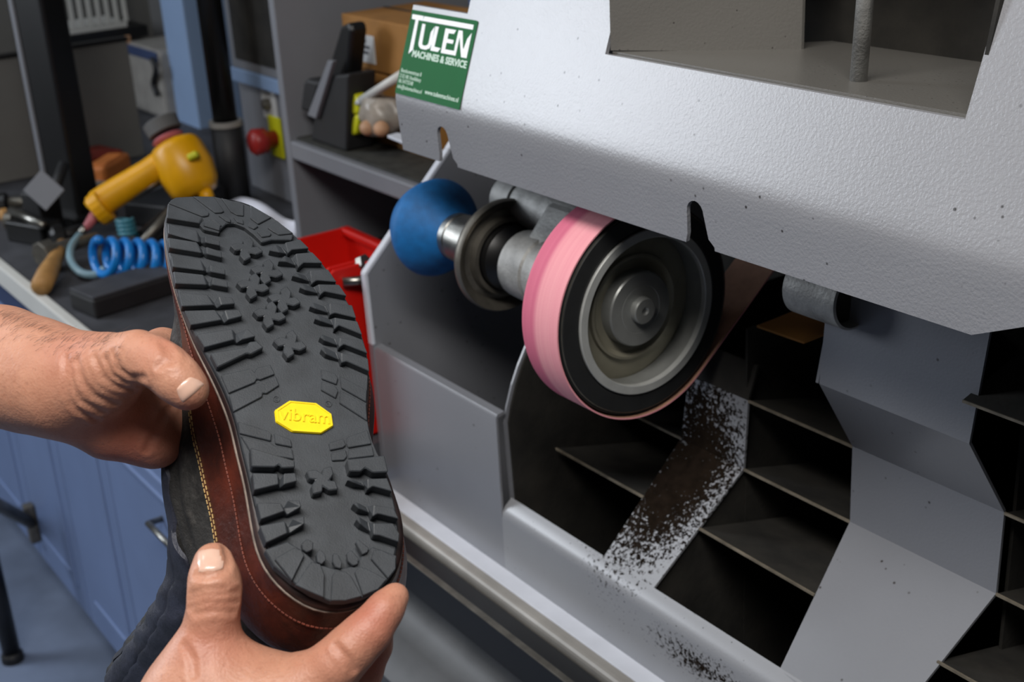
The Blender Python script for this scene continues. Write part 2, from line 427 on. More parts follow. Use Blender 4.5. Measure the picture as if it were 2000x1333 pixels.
def skt(txt, x, y, x2, m='pale_ink', size=.0072, bold=.0):
    p = HP(760+x/6.06, y/6.06); q = HP(760+x2/6.06, y/6.06)
    p = p - nP*((p-so)@nP) + nP*.0004
    return text_mesh('lettering', txt, p, sx_, sy_, size, m, stick, .0002, bold, 'LEFT', abs(x2-x)/6.06*.00092)
skt('MACHINES & SERVICE', 278, 668, 905, 'pale_ink', .0090, .035)
skt('Beethovenstraat 8', 150, 853, 395, 'pale_ink', .0056)
skt('2132 HK Hoofddorp', 132, 915, 390, 'pale_ink', .0056)
skt('06 54775248', 120, 975, 295, 'pale_ink', .0056)
skt('info@tulenmachines.nl', 106, 1040, 400, 'pale_ink', .0056)
skt('www.tulenmachines.nl', 428, 1112, 810, 'pale_ink', .0064, .01)

# --- axle, bearing castings and the tools on it
AX = np.array([1., 0, 0]); A0 = np.array([0, 0, ZW])
def lx(prof, name, m, parent, n=64, o=A0, **k):
    ob = G().lathe(prof, o, AX, n).make(name, m, parent, **k); smooth_by_angle(ob, 28); return ob
lx([(-.33, .011), (-.03, .011)], 'axle', 'steel', mc, 24)
bh = lx([(-.188, .030), (-.186, .0345), (-.150, .036), (-.148, .034), (-.145, .034), (-.143, .036), (-.085, .036), (-.083, .03)], 'bearing_housing', 'cast', mc, 40)
TB = np.array([0, .038, 1.0945])
lx([(-.268, .020), (-.265, .0245), (-.236, .0245), (-.2345, .022), (-.231, .022), (-.2295, .0255), (-.115, .0255)], 'support_tube', 'cast', mc, 40, TB)
wb = G(); wb.prism([(-.170, .020, 1.115), (-.170, .062, 1.10), (-.170, .030, 1.04), (-.170, -.020, 1.072)], (.05, 0, 0)); wb.make('bearing_web', 'cast', mc, bevel=.006)
# second tube further right with a hollow end
tb2 = lx([(.150, .020), (.152, .0245), (.205, .0245), (.206, .0225), (.19, .0215), (.19, .001)], 'support_tube', 'cast', mc, 40, np.array([0, .035, 1.1085]))
lx([(.160, .021), (.196, .021)], 'bore_shade', 'void', tb2, 32, np.array([0, .035, 1.1085]))  # dark plug set in the hollow end, painting the shade inside it
# contact wheel with tyre, turned ring and hub
wh = lx([(-.049, .0705), (-.001, .0705), (.0, .0715), (.0, .0765), (-.001, .0775), (-.05, .0775)], 'contact_wheel', 'wheel_alu', mc, 96)
lx([(-.046, .071), (-.046, .001)][::-1], 'wheel_back', 'wheel_face', wh)
def wface(pr, name, m): return lx(pr, name, m, wh, 96)
def wring(pr, name, m): ob = G().lathe(pr, A0, AX, 96, True).make(name, m, wh); smooth_by_angle(ob, 28); return ob
wface([(-.026, .0708), (-.0235, .066), (-.0225, .055), (-.0215, .0505), (-.018, .0495), (-.0175, .0470), (-.0215, .0430), (-.022, .036), (-.023, .034)], 'wheel_web', 'wheel_face')
wface([(-.0225, .0355), (-.0110, .0350), (-.0095, .0338), (-.0095, .0225), (-.0098, .022), (-.0095, .0215), (-.0095, .0125), (-.0040, .0122), (-.0030, .0112), (-.0030, .0040), (-.0045, .0022), (-.0045, 0)], 'hub', 'wheel_alu')
wface([(-.050, .0772), (-.002, .0772), (-.0005, .080), (-.0012, .0945), (-.003, .0965), (-.0035, .0972), (-.0030, .0978), (-.006, .0990), (-.050, .0990)], 'tyre', 'rubber')
wring([(-.004, .0690), (.0008, .0690), (.0014, .0697), (.0014, .0768), (.0008, .0775), (-.004, .0775)], 'rim_ring', 'rim')
wring([(-.004, .0945), (-.0022, .0945), (-.0018, .0952), (-.0022, .0960), (-.004, .0960)], 'tyre_glint', 'dark_steel')  # thin grey ring added to paint the highlight near the tyre's outer edge
# brush cup, clamp and blue cone at the far end of the axle
bw = lx([(-.250, .012), (-.248, .032), (-.240, .046), (-.231, .0560), (-.227, .0585), (-.222, .0590), (-.218, .0575), (-.220, .053), (-.226, .047), (-.224, .042), (-.216, .040), (-.216, .036), (-.224, .033), (-.224, .02), (-.210, .0175), (-.21, .012)], 'polishing_wheel', 'dark_steel', mc, 72)
lx([(-.224, .0345), (-.208, .0340), (-.202, .030), (-.195, .028), (-.194, .020), (-.185, .018)], 'hub', 'black', bw, 48)
lx([(-.318, .020), (-.316, .0255), (-.302, .0260), (-.301, .0248), (-.299, .0248), (-.298, .0265), (-.282, .0265), (-.280, .0280), (-.262, .0285), (-.260, .020)], 'clamp_collar', 'steel', mc, 48)
cone_p = [(-.392, .001), (-.390, .030), (-.376, .0450), (-.362, .0520), (-.357, .0538), (-.353, .0545), (-.349, .0535), (-.343, .0505), (-.335, .0450), (-.326, .0380), (-.317, .0305), (-.311, .0258), (-.310, .02)]
lx(cone_p, 'sanding_cone', 'blue_cone', mc, 72)
# --- the pink belt, round the wheel and a pulley hidden in the hood
pc = np.array([.36, 1.255]); pr = .03; wc = np.array([0, ZW]); wr = .1003
d = pc-wc; L = np.linalg.norm(d); base = math.atan2(d[1], d[0]); al = math.acos((wr-pr)/L)
bp = [wc+wr*np.array([math.cos(t), math.sin(t)]) for t in np.linspace(base+al, base+2*math.pi-al, 80)]
bp += [pc+pr*np.array([math.cos(t), math.sin(t)]) for t in np.linspace(base-al, base+al, 20)]
def bring(p, q): return [(-.0515, *p), (-.0005, *p), (-.0005, *q), (-.0515, *q)]
ctr = bp
outp = []
for i, p in enumerate(bp):
    t = bp[(i+1) % len(bp)]-bp[i-1]; t = t/np.linalg.norm(t); outp.append(p+.0014*np.array([t[1], -t[0]]))
rb = [bring(p, q) for p, q in zip(bp, outp)]
beltg = G().loft(rb+[rb[0]], False, False)
belt = beltg.make('abrasive_belt', 'belt', mc); smooth_by_angle(belt, 40)
belt.data.materials.append(MT['beltback'])
for i in range(len(rb)): belt.data.polygons[i*4].material_index = 1
lx([(-.054, .0295), (.003, .0295)], 'tension_pulley', 'dark_steel', mc, 32, np.array([0, *pc]))

# --- tub: folded strips between the mouths of the dust chutes
PA0, PA1, PB1, PC1 = (.046, 1.20), (.0374, 1.0249), (.0842, .9512), (.0820, .8792)
sl = .758
def Dz(Y): return .8194+sl*Y
PD1 = (-.046, Dz(-.046))
nD = np.array([0, -sl, 1.]); nD /= np.linalg.norm(nD); oD = np.array([0, -.046, PD1[1]])
def onD(x, y): return onplane(oD, nD, x, y)
def onseg(p, q, x, y):
    n = np.array([0, -(q[1]-p[1]), q[0]-p[0]]); n = n/np.linalg.norm(n); return onplane((0, *p), n, x, y)
T = .0025
def quad(P, nrm, name, m, parent=mc): return G().prism(P, -np.asarray(nrm)*T).make(name, m, parent)
def nrm(p, q):
    n = np.array([0, -(q[1]-p[1]), q[0]-p[0]]); n = n/np.linalg.norm(n); return n if n[1] < 0 else -n
def fold(p, x, y):                                # x of the pixel on the fold line p
    v = PY(p[0], x, y); return np.array([v[0], p[0], p[1]])
# wide strip right of the big mouth
xr0 = [PX(.17, 1600, 750)[0], .17]
A_l = (.165, .172); 
ra = [fold(PA1, 1600, 750), fold(PB1, 1665, 870), fold(PC1, 1660, 1020)]
rb_ = [fold(PA1, 1893, 866), fold(PB1, 1962, 995), fold(PC1, 1945, 1160)]
quad([(ra[0][0]+.004, *PA0), (rb_[0][0]+.012, *PA0), rb_[0], ra[0]], nrm(PA0, PA1), 'upright_plate', 'tub')
quad([ra[0], rb_[0], rb_[1], ra[1]], (0, -.8, -.6), 'sloping_plate', 'tub')
quad([ra[1], rb_[1], rb_[2], ra[2]], nrm(PB1, PC1), 'middle_plate', 'tub')
dr0, dr1 = onD(1523, 1308), onD(1790, 1336)
quad([ra[2], rb_[2], (dr1[0], *PD1), (onD(1523, 1308)), ], nD, 'chute_plate', 'tub')
# flange beside the upright plate
fl = fold(PA1, 1600, 750)
G().prism([fl+(-.001, 0, 0), fl+(0, .06, .045), fl+(.0, .06, .09), fl+(0.004, .012, .085)], (-.003, 0, 0)).make('side_flange', 'tub', mc)
# narrow strip in the middle, dusty
ca = [fold(PB1, 1345, 735), fold(PC1, 1330, 852)]; cb = [fold(PB1, 1461, 785), fold(PC1, 1452, 914)]
cd0, cd1 = onD(1180, 1087), onD(1275, 1151)
up = np.array([0, .012, .032])
quad([ca[0]+up, cb[0]+up, cb[0], ca[0]], (0, -1, .1), 'strip_top', 'void')
quad([ca[0], cb[0], cb[1], ca[1]], nrm(PB1, PC1), 'strip_middle', 'tubdirty')
quad([ca[1], cb[1], cd1, cd0], nD, 'strip_lower', 'tubdirty')
# sill in front of the mouths, rounded into the front panel
sl0 = onD(1004, 990); zb_ = .706
yb_ = cd0[1]
pr_ = [(yb_, Dz(yb_)), (-.034, Dz(-.034)), (-.041, Dz(-.041)-.0006), (-.0450, Dz(-.046)-.003), (-.046, Dz(-.046)-.010), (-.046, zb_)]
pin = [(p[0]+.002, p[1]-.003) for p in pr_]
xl_, xr_ = -.188, XE
sill = G().loft([[(x, *p) for p in pr_+pin[::-1]] for x in (xl_, xr_)]).make('sill', 'tubdirty', mc); smooth_by_angle(sill, 30)
# front panel left of the mouths with its rolled top edge, side plate and inner cheek
XP = -.447
zt = PY(-.046, 725, 675)[2]
fp = G().loft([[(x, *p) for p in [(-.046, zb_), (-.046, zt-.004), (-.044, zt), (-.035, zt+.001), (-.035, zt-.002), (-.0435, zt-.004), (-.0435, zb_)]] for x in (XP, xl_)]).make('front_panel', 'tub', mc); smooth_by_angle(fp, 30)
def pw(x, y): return PX(XP, x, y)
pl = [pw(700, 980), pw(716, 672), pw(705, 532), pw(868, 290), pw(905, 230)]
pl = [np.array([XP, p[1], p[2]]) for p in pl]
pl[0] = np.array([XP, -.046, .55]); pl[1][1] = -.047
side = G().prism(pl+[np.array([XP, .45, pl[-1][2]+.02]), np.array([XP, .45, .55])], (.009, 0, 0)).make('side_plate', 'tub', mc)
eg = G()
for p, q in zip(pl[1:], pl[2:]):
    t = (q-p)/np.linalg.norm(q-p); nn = np.array([0, -t[2], t[1]])
    eg.prism([p+nn*.0008, q+nn*.0008, q-nn*.004, p-nn*.004], (.0095, 0, 0))
eg.make('side_plate_edge', 'white_edge', mc, bevel=.001)
ck = [PX(-.19, *p) for p in ((1000, 992), (985, 828), (990, 795), (1000, 752), (1012, 715), (1030, 670), (1060, 620))]
G().prism(ck+[np.array([-.19, .40, ck[-1][2]]), np.array([-.19, .40, ck[0][2]-.05])], (-.0025, 0, 0)).make('cheek_plate', 'tub', mc)
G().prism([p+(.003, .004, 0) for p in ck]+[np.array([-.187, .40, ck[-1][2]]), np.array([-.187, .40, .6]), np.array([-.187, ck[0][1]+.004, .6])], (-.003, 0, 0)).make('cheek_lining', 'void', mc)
# inside of the chutes: dark box walls and vanes
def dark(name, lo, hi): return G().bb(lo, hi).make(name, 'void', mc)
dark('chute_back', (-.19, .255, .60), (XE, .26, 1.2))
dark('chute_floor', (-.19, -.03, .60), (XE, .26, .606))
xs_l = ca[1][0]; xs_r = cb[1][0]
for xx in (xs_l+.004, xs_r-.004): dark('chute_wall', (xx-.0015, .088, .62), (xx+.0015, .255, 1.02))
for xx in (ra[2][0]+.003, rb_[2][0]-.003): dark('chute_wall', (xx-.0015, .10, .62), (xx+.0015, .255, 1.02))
def lw(xa, pa, xb, pb, name='chute_wall'):        # wall below a sloping strip edge
    P = [np.asarray(xa), np.asarray(pa)]
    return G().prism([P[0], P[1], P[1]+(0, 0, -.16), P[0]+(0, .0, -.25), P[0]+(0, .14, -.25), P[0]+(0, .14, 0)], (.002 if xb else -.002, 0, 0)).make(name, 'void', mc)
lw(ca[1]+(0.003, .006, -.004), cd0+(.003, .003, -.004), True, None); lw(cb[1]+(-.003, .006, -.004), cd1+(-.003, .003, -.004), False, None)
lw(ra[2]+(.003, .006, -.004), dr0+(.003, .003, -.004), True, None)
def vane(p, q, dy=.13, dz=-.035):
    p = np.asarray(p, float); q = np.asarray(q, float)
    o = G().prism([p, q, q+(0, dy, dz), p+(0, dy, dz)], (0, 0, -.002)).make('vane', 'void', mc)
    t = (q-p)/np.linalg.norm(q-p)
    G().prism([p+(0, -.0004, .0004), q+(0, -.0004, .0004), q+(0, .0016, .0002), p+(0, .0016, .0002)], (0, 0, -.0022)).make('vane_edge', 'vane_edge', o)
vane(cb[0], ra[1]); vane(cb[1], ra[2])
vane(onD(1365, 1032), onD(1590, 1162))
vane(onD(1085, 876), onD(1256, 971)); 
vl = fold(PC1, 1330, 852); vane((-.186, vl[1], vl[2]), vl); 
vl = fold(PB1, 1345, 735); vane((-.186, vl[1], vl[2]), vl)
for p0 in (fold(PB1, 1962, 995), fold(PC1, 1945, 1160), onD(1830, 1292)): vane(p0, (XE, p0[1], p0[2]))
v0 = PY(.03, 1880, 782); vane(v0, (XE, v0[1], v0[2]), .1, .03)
dv = PY(.075, 1478, 636); dv2 = PY(.075, 1570, 668)
G().prism([dv, dv2, dv2+(.03, .06, .02), dv+(.03, .06, .02)], (0, 0, -.002)).make('dusty_vane', MT['card'], mc)
# body of the machine under the tub
G().bb((XP, -.04, .55), (XE, -.035, .70)).make('lower_front', 'black', mc)
def xbar(name, y0, y1, z0, z1, m, bev=.0012): return G().bb((XP, y0, z0), (XE, y1, z1)).make(name, m, mc, bevel=bev)
xbar('ledge_strip', -.066, -.03, .7085, .7120, 'white_edge', .0008)
def zY(Y, v): return float(PY(Y, 910, v)[2])
G().tube([(XP, -.058, zY(-.06, 1096)), (XE, -.058, zY(-.06, 1096))], .0055, 12).make('dark_tube', 'dark_steel', mc, smooth=True)
G().bb((XP, -.080, zY(-.08, 1144)), (XE, -.045, zY(-.08, 1116))).make('pale_rail', 'rail_light', mc, bevel=.006, seg=3)
xbar('black_rail', -.112, -.085, zY(-.112, 1246), zY(-.112, 1183), 'black', .002)
xbar('rail_edge', -.1125, -.105, zY(-.112, 1184)-.0008, zY(-.112, 1184)+.0012, 'dark_steel', .0008)
z1 = zY(-.10, 1248)
dg = G().loft([[(x, *p) for p in [(-.098, z1+.02), (-.098, z1-.01), (-.112, z1-.028), (-.128, z1-.036), (-.150, z1-.044), (-.165, z1-.06), (-.165, .25), (-.09, .25)]] for x in (XP, XE)]).make('drawer_front', 'tan_floor', mc); smooth_by_angle(dg, 40)
G().bb((XP, -.03, .0), (XE, .45, .55)).make('cabinet_body', 'tub', mc)

G().prism([PZ(1.085, x, y) for x, y in ((756, 264), (790, 278), (800, 262), (775, 259))], (0, 0, -.004)).make('edge_tab', 'white_edge', mc, bevel=.001)

# ================================================================== the boot
_nc = np.array([.30, .49, .81]); _nc /= np.linalg.norm(_nc)
NB = RT*_nc[0]+UP*_nc[1]-FW*_nc[2]
OB = DP(600, 800, .77)
_t, _hl = onplane(OB, NB, 405, 384), onplane(OB, NB, 655, 1172)
UB = (_t-_hl); UB /= np.linalg.norm(UB); VB = np.cross(NB, UB)*-1
if VB@RT < 0: VB = -VB
def spring(a): return -1.05*max(0., a-.045)**2 - .55*max(0., -a-.13)**2
def b3(a, b, c): return OB+UB*a+VB*b+NB*(c+spring(a))
def bhit(x, y, h):
    c = h
    for _ in range(6):
        p = onplane(OB+NB*c, NB, x, y); a = (p-OB)@UB; c = h+spring(a)
    return (p-OB)@UB, (p-OB)@VB
boot = thing('boot', 'brown leather boot with black lugged sole, held sole first by two hands', 'boot', tuple(OB-NB*.12))
outl_px = [(322, 440), (324, 408), (345, 394), (372, 385), (420, 384), (480, 393), (530, 423), (573, 455), (605, 490), (632, 515), (658, 555), (680, 590), (697, 625), (709, 660), (718, 690), (721, 730), (717, 775), (716, 810), (722, 845), (732, 880), (752, 905), (760, 940), (767, 970), (775, 1000), (779, 1030), (776, 1075), (765, 1112), (740, 1140), (705, 1162), (660, 1172), (630, 1170), (592, 1150), (562, 1125), (537, 1095), (520, 1060), (510, 1025), (500, 990), (492, 955), (484, 915), (474, 880), (460, 815), (443, 770), (424, 730), (403, 692), (382, 655), (364, 612), (349, 572), (335, 520), (326, 475)]
OL = np.array([bhit(x, y, .001) for x, y in outl_px])
OLs = smoothloop(resample(OL, 120), 2)
# counter-clockwise order and outward normals
if np.sum(OLs[:, 0]*np.roll(OLs[:, 1], -1)-np.roll(OLs[:, 0], -1)*OLs[:, 1]) < 0: OLs = OLs[::-1]
def offset(P, d):
    t = np.roll(P, -1, 0)-np.roll(P, 1, 0); t /= np.linalg.norm(t, axis=1)[:, None]
    return smoothloop(P+d*np.stack([t[:, 1], -t[:, 0]], 1), 1)
def ring(P, c): return [b3(p[0], p[1], c) for p in P]
sole = G().loft([ring(OLs, -.0045), ring(OLs, .0), ring(offset(OLs, -.0006), .0007)], True, False)
# top of the base plate: rows across so it follows the toe spring
def fill(P, c, g, rows=40):
    a0, a1 = P[:, 0].min()+1e-4, P[:, 0].max()-1e-4; V = []; Fc = []; nb = 7
    for a in np.linspace(a0, a1, rows):
        xs = []
        for i in range(len(P)):
            p, q = P[i], P[(i+1) % len(P)]
            if (p[0]-a)*(q[0]-a) <= 0 and p[0] != q[0]: xs.append(p[1]+(q[1]-p[1])*(a-p[0])/(q[0]-p[0]))
        lo, hi_ = min(xs), max(xs)
        V += [b3(a, b, c) for b in np.linspace(lo, hi_, nb)]
    for i in range(rows-1):
        for j in range(nb-1): Fc.append((i*nb+j, i*nb+j+1, (i+1)*nb+j+1, (i+1)*nb+j))
    g.add(V, Fc)
fill(offset(OLs, -.0006), .0007, sole)
outsole = sole.make('outsole', 'sole_rubber', boot)
def lug(pts, h, h0=0., name='lug', m='sole_rubber', bev=.0006, taper=.0, conv=None, parent=None):
    P = [conv(*p) if conv else p for p in pts]
    ab = np.array([bhit(x, y, h) for x, y in P])
    cen = ab.mean(0)
    top = [b3(a, b, h) for a, b in ab]; bot = [b3(*(cen+(np.array((a, b))-cen)*(1+taper)), h0) for a, b in ab]
    return G().loft([bot, top]).make(name, m, parent or outsole, bevel=bev, seg=1, limit=.5)
c1_ = lambda x, y: (300+x/3.92, 360+y/3.92)
c2_ = lambda x, y: (300+x/3.92, 680+y/3.92)
c3_ = lambda x, y: (240+x/3.448, 990+y/3.448)
def bow(pts, h, conv, wp, dip=.55):
    """side lug: outer and inner block meeting in a lowered, faceted waist"""
    ab = [np.array(bhit(*conv(*p), h)) for p in pts]; n = len(ab)
    if wp is None: return lug(pts, h, 0, conv=conv)
    i, j = wp
    hs_ = [h*dip if k in (i, j) else h for k in range(n)]
    V = [b3(*p, 0) for p in ab]+[b3(*p, hh) for p, hh in zip(ab, hs_)]
    Fc = [(k, (k+1) % n, n+(k+1) % n, n+k) for k in range(n)]
    A_ = list(range(i+1, j)); B_ = [k % n for k in range(j+1, n+i)]
    for L_, (w1, w2) in ((A_, (j, i)), (B_, (i, j))):
        Fc.append([n+k for k in L_]); Fc.append([n+L_[-1], n+w1, n+w2, n+L_[0]])
    return mesh('lug', V, Fc, 'sole_rubber', outsole, bevel=.0004, seg=1, limit=.35)
# toe platform and toe lugs
HT = .0060
lug([(110, 150), (135, 118), (175, 98), (290, 92), (465, 92), (690, 148), (905, 248), (1070, 372), (1060, 425), (905, 425), (830, 445), (770, 385), (700, 330), (620, 298), (560, 300), (510, 345), (505, 372), (385, 345), (345, 298), (104, 262)], .0048, 0, 'toe_platform', conv=c1_)
TOE = [[(116, 143), (135, 120), (170, 100), (285, 95), (425, 215), (420, 238), (378, 246)], [(302, 91), (462, 93), (540, 205), (522, 215), (472, 218)], [(517, 103), (690, 150), (690, 240), (640, 235), (592, 208)],
       [(742, 157), (903, 250), (802, 303), (742, 258)], [(945, 277), (1068, 375), (960, 386), (917, 363), (872, 330)],
       [(432, 264), (470, 268), (522, 312), (508, 322)], [(497, 237), (530, 226), (590, 265), (590, 290), (562, 284)], [(612, 250), (640, 241), (685, 270), (690, 304), (640, 290)],
       [(727, 287), (757, 286), (803, 320), (770, 343), (727, 323)], [(792, 362), (832, 347), (903, 375), (893, 394), (830, 404)]]
for p in TOE: lug(p, HT, .003, conv=c1_, bev=.0004)
SIDE = [[(108, 154), (370, 250), (402, 280), (430, 264), (512, 322), (505, 352), (385, 316), (372, 300), (345, 296), (102, 257)],
        [(108, 302), (330, 354), (372, 402), (395, 396), (505, 433), (510, 468), (400, 446), (372, 430), (345, 442), (112, 376)],
        [(112, 408), (330, 442), (382, 490), (405, 478), (520, 516), (523, 560), (410, 533), (385, 514), (365, 524), (120, 484)],
        [(132, 546), (360, 577), (410, 630), (435, 615), (547, 651), (550, 690), (440, 670), (412, 654), (385, 661), (147, 631)],
        [(152, 667), (380, 692), (430, 740), (455, 711), (565, 741), (570, 789), (450, 769), (430, 759), (405, 769), (167, 759)],
        [(190, 827), (410, 845), (470, 890), (500, 856), (600, 869), (625, 914), (520, 924), (490, 929), (460, 924), (217, 934)],
        [(237, 968), (470, 962), (525, 1000), (545, 963), (655, 961), (681, 1009), (570, 1038), (545, 1044), (520, 1038), (287, 1078)],
        [(327, 1150), (600, 1107), (637, 1127), (720, 1106), (783, 1164), (665, 1193), (640, 1199), (615, 1189), (392, 1248)],
        [(435, 1292), (702, 1246), (735, 1205), (790, 1200), (845, 1250), (745, 1302), (715, 1294), (490, 1402)],
        [(935, 458), (985, 465), (1010, 445), (1120, 420), (1190, 489), (1060, 500), (1030, 528), (1020, 512), (965, 522), (885, 506)],
        [(1005, 545), (1060, 548), (1090, 530), (1215, 520), (1294, 602), (1150, 600), (1108, 638), (1095, 602), (1020, 594), (955, 590)],
        [(1095, 675), (1170, 680), (1200, 660), (1335, 650), (1401, 747), (1250, 735), (1210, 764), (1200, 725), (1125, 717), (1060, 700)],
        [(1145, 762), (1230, 768), (1265, 765), (1420, 768), (1479, 854), (1310, 820), (1275, 849), (1265, 815), (1165, 810), (1118, 790)],
        [(1225, 905), (1315, 915), (1350, 910), (1520, 925), (1551, 1024), (1390, 985), (1350, 1000), (1345, 966), (1240, 952), (1195, 935)],
        [(1260, 998), (1360, 1015), (1390, 1020), (1560, 1050), (1598, 1152), (1420, 1080), (1385, 1110), (1385, 1062), (1280, 1047), (1232, 1030)],
        [(1292, 1150), (1390, 1165), (1430, 1175), (1600, 1195), (1638, 1294), (1460, 1225), (1420, 1250), (1415, 1215), (1310, 1197), (1270, 1170)],
        [(1300, 1242), (1400, 1269), (1440, 1290), (1642, 1335), (1652, 1432), (1480, 1356), (1440, 1366), (1425, 1326), (1320, 1300), (1280, 1262)]]
for k_, p in enumerate(SIDE): bow(p, .0062, c1_, (2, 7) if k_ < 7 else (2, 6) if k_ == 7 else None if k_ == 8 else (1, 7))
ARCH = [[(515, 206), (745, 157), (772, 185), (790, 152), (893, 127), (928, 200), (815, 243), (790, 235), (775, 263), (575, 346)],
        [(577, 358), (775, 275), (815, 258), (935, 213), (962, 285), (865, 348), (835, 345), (830, 373), (612, 488)],
        [(645, 562), (880, 636), (903, 656), (898, 712), (660, 654)], [(922, 652), (1050, 700), (1060, 758), (932, 733)],
        [(668, 672), (900, 727), (922, 747), (1060, 772), (1075, 850), (745, 800)],
        [(1425, 212), (1633, 322), (1628, 412), (1440, 306)], [(1282, 162), (1390, 197), (1413, 230), (1400, 278), (1287, 235)],
        [(1430, 322), (1628, 430), (1636, 556), (1424, 420)], [(1287, 252), (1395, 292), (1413, 330), (1395, 383), (1282, 320)],
        [(1342, 727), (1455, 692), (1473, 745), (1450, 763), (1352, 783)], [(1482, 682), (1638, 628), (1668, 733), (1492, 763), (1478, 735)],
        [(1357, 802), (1470, 777), (1483, 830), (1460, 858), (1367, 863)], [(1492, 778), (1673, 747), (1688, 825), (1492, 848)]]
for p in ARCH: lug(p, .0022, 0, conv=c2_, bev=.0004)
HEEL = [[(742, 762), (1080, 862), (1084, 914), (985, 919), (960, 892), (930, 911), (752, 908)],
        [(757, 957), (950, 962), (975, 990), (1000, 961), (1085, 956), (1099, 1019), (1000, 1044), (975, 1049), (955, 1044), (772, 1088)],
        [(792, 1186), (975, 1187), (1000, 1210), (1030, 1166), (1115, 1166), (1134, 1214), (1030, 1259), (1000, 1249), (822, 1312)],
        [(1482, 852), (1768, 822), (1798, 949), (1680, 954), (1620, 917), (1590, 944), (1502, 944)],
        [(1512, 1002), (1600, 1012), (1640, 1002), (1788, 997), (1828, 1098), (1680, 1058), (1640, 1083), (1630, 1040), (1532, 1030), (1480, 1010)],
        [(1560, 1182), (1640, 1197), (1690, 1202), (1838, 1227), (1878, 1308), (1720, 1268), (1680, 1288), (1660, 1240), (1572, 1230), (1525, 1190)]]
HEEL3 = [[(922, 130), (1090, 97), (1120, 122), (1145, 81), (1221, 63), (1224, 114), (1130, 163), (1105, 179), (967, 243)],
         [(1592, 67), (1660, 87), (1690, 112), (1820, 112), (1863, 182), (1858, 238), (1730, 193), (1690, 190), (1675, 150), (1600, 117), (1570, 85)]]
HE = .0085
for p, w_ in zip(HEEL, (None, (2, 7), (2, 6), None, (1, 7), (1, 7))): bow(p, HE, c2_, w_)
for p, w_ in zip(HEEL3, ((2, 6), (1, 8))): bow(p, HE, c3_, w_)
lug([(955, 290), (1110, 235), (1200, 290), (1250, 330), (1310, 385), (1430, 420), (1560, 400), (1620, 320), (1680, 270), (1845, 330), (1840, 420), (1785, 490), (1720, 560), (1615, 612), (1500, 637), (1400, 637), (1270, 585), (1140, 505), (1020, 400)], .0062, 0, 'heel_platform', conv=c3_)
HB = [[(1022, 352), (1150, 277), (1203, 292), (1222, 330), (1140, 497)], [(1162, 528), (1240, 412), (1270, 372), (1330, 387), (1358, 460), (1353, 612), (1270, 578)],
      [(1402, 633), (1412, 460), (1432, 432), (1500, 437), (1538, 470), (1612, 603), (1500, 633)], [(1620, 598), (1562, 440), (1592, 402), (1650, 422), (1777, 490), (1720, 557)],
      [(1788, 482), (1672, 350), (1692, 292), (1740, 292), (1838, 342), (1838, 420)],
      [(1202, 250), (1240, 217), (1283, 240), (1278, 290), (1240, 308), (1212, 290)], [(1302, 320), (1325, 282), (1363, 320), (1368, 360), (1340, 388), (1312, 375)],
      [(1417, 312), (1450, 322), (1478, 380), (1468, 418), (1432, 408), (1414, 370)], [(1507, 312), (1540, 292), (1588, 350), (1583, 388), (1550, 398), (1517, 370)], [(1567, 240), (1585, 217), (1658, 280), (1648, 308), (1615, 323)]]
for p in HB: lug(p, HE, .005, conv=c3_, bev=.0004)
def cross(cx, cy, conv, L=.0094, w=.0031, rot=0., h=.0060):
    a0, b0 = bhit(*conv(cx, cy), h); pts = []
    for k in range(4):
        t = rot+k*math.pi/2; e = np.array([math.cos(t), math.sin(t)]); n_ = np.array([-e[1], e[0]])
        for (l, s_) in ((.34, -.62), (.66, -1.1), (1.06, 0), (.66, 1.1)):
            pts.append(np.array([a0, b0])+e*L*l+n_*w*s_)
    k0 = np.array([a0, b0])
    G().loft([[b3(*(k0+(p-k0)*1.05), 0) for p in pts], [b3(*p, h) for p in pts]]).make('cross_lug', 'sole_rubber', outsole, bevel=.0006, seg=1, limit=.5)
for cx, cy in ((715, 490), (870, 665), (765, 775), (1003, 880), (893, 995), (1048, 1220)): cross(cx, cy, c1_, rot=.42)
cross(1295, 1010, c2_, rot=.82, h=.0070, L=.0096)
# yellow maker's plate with raised lettering
cl_ = lambda x, y: (500+x/9.52, 740+y/9.52)
OCT = [(345, 588), (615, 410), (1120, 455), (1410, 660), (1440, 880), (1210, 1020), (670, 985), (370, 800)]
plate = lug(OCT, .0024, 0, 'logo_plate', 'yellow_rubber', conv=cl_, bev=.0005)
plate['label'] = 'yellow octagonal maker plate'
cc = np.mean(np.array([bhit(*cl_(*p), .0024) for p in OCT]), 0)
def scl(P, s_): return [cc+(p-cc)*s_ for p in P]
oc = [np.array(bhit(*cl_(*p), .0024)) for p in OCT]
rimg = G(); k = len(oc); o1 = scl(oc, .97); o2 = scl(oc, .89)
for i in range(k):
    j = (i+1) % k
    rimg.loft([[b3(*o1[i], .0023), b3(*o1[j], .0023), b3(*o2[j], .0023), b3(*o2[i], .0023)], [b3(*o1[i], .0029), b3(*o1[j], .0029), b3(*o2[j], .0029), b3(*o2[i], .0029)]])
rimg.make('plate_rim', 'yellow_rubber', plate)
pa, pb = np.array(bhit(*cl_(440, 760), .0024)), np.array(bhit(*cl_(1370, 850), .0024))
e1 = pb-pa; wtx = np.linalg.norm(e1); e1 /= wtx
ex3 = UB*e1[0]+VB*e1[1]; ey3 = np.cross(NB, ex3)
o_ = text_mesh('lettering', 'vibram', b3(*pa, .0023), ex3, ey3, .0115, 'yellow_rubber', plate, .0009, .0, 'LEFT', wtx)
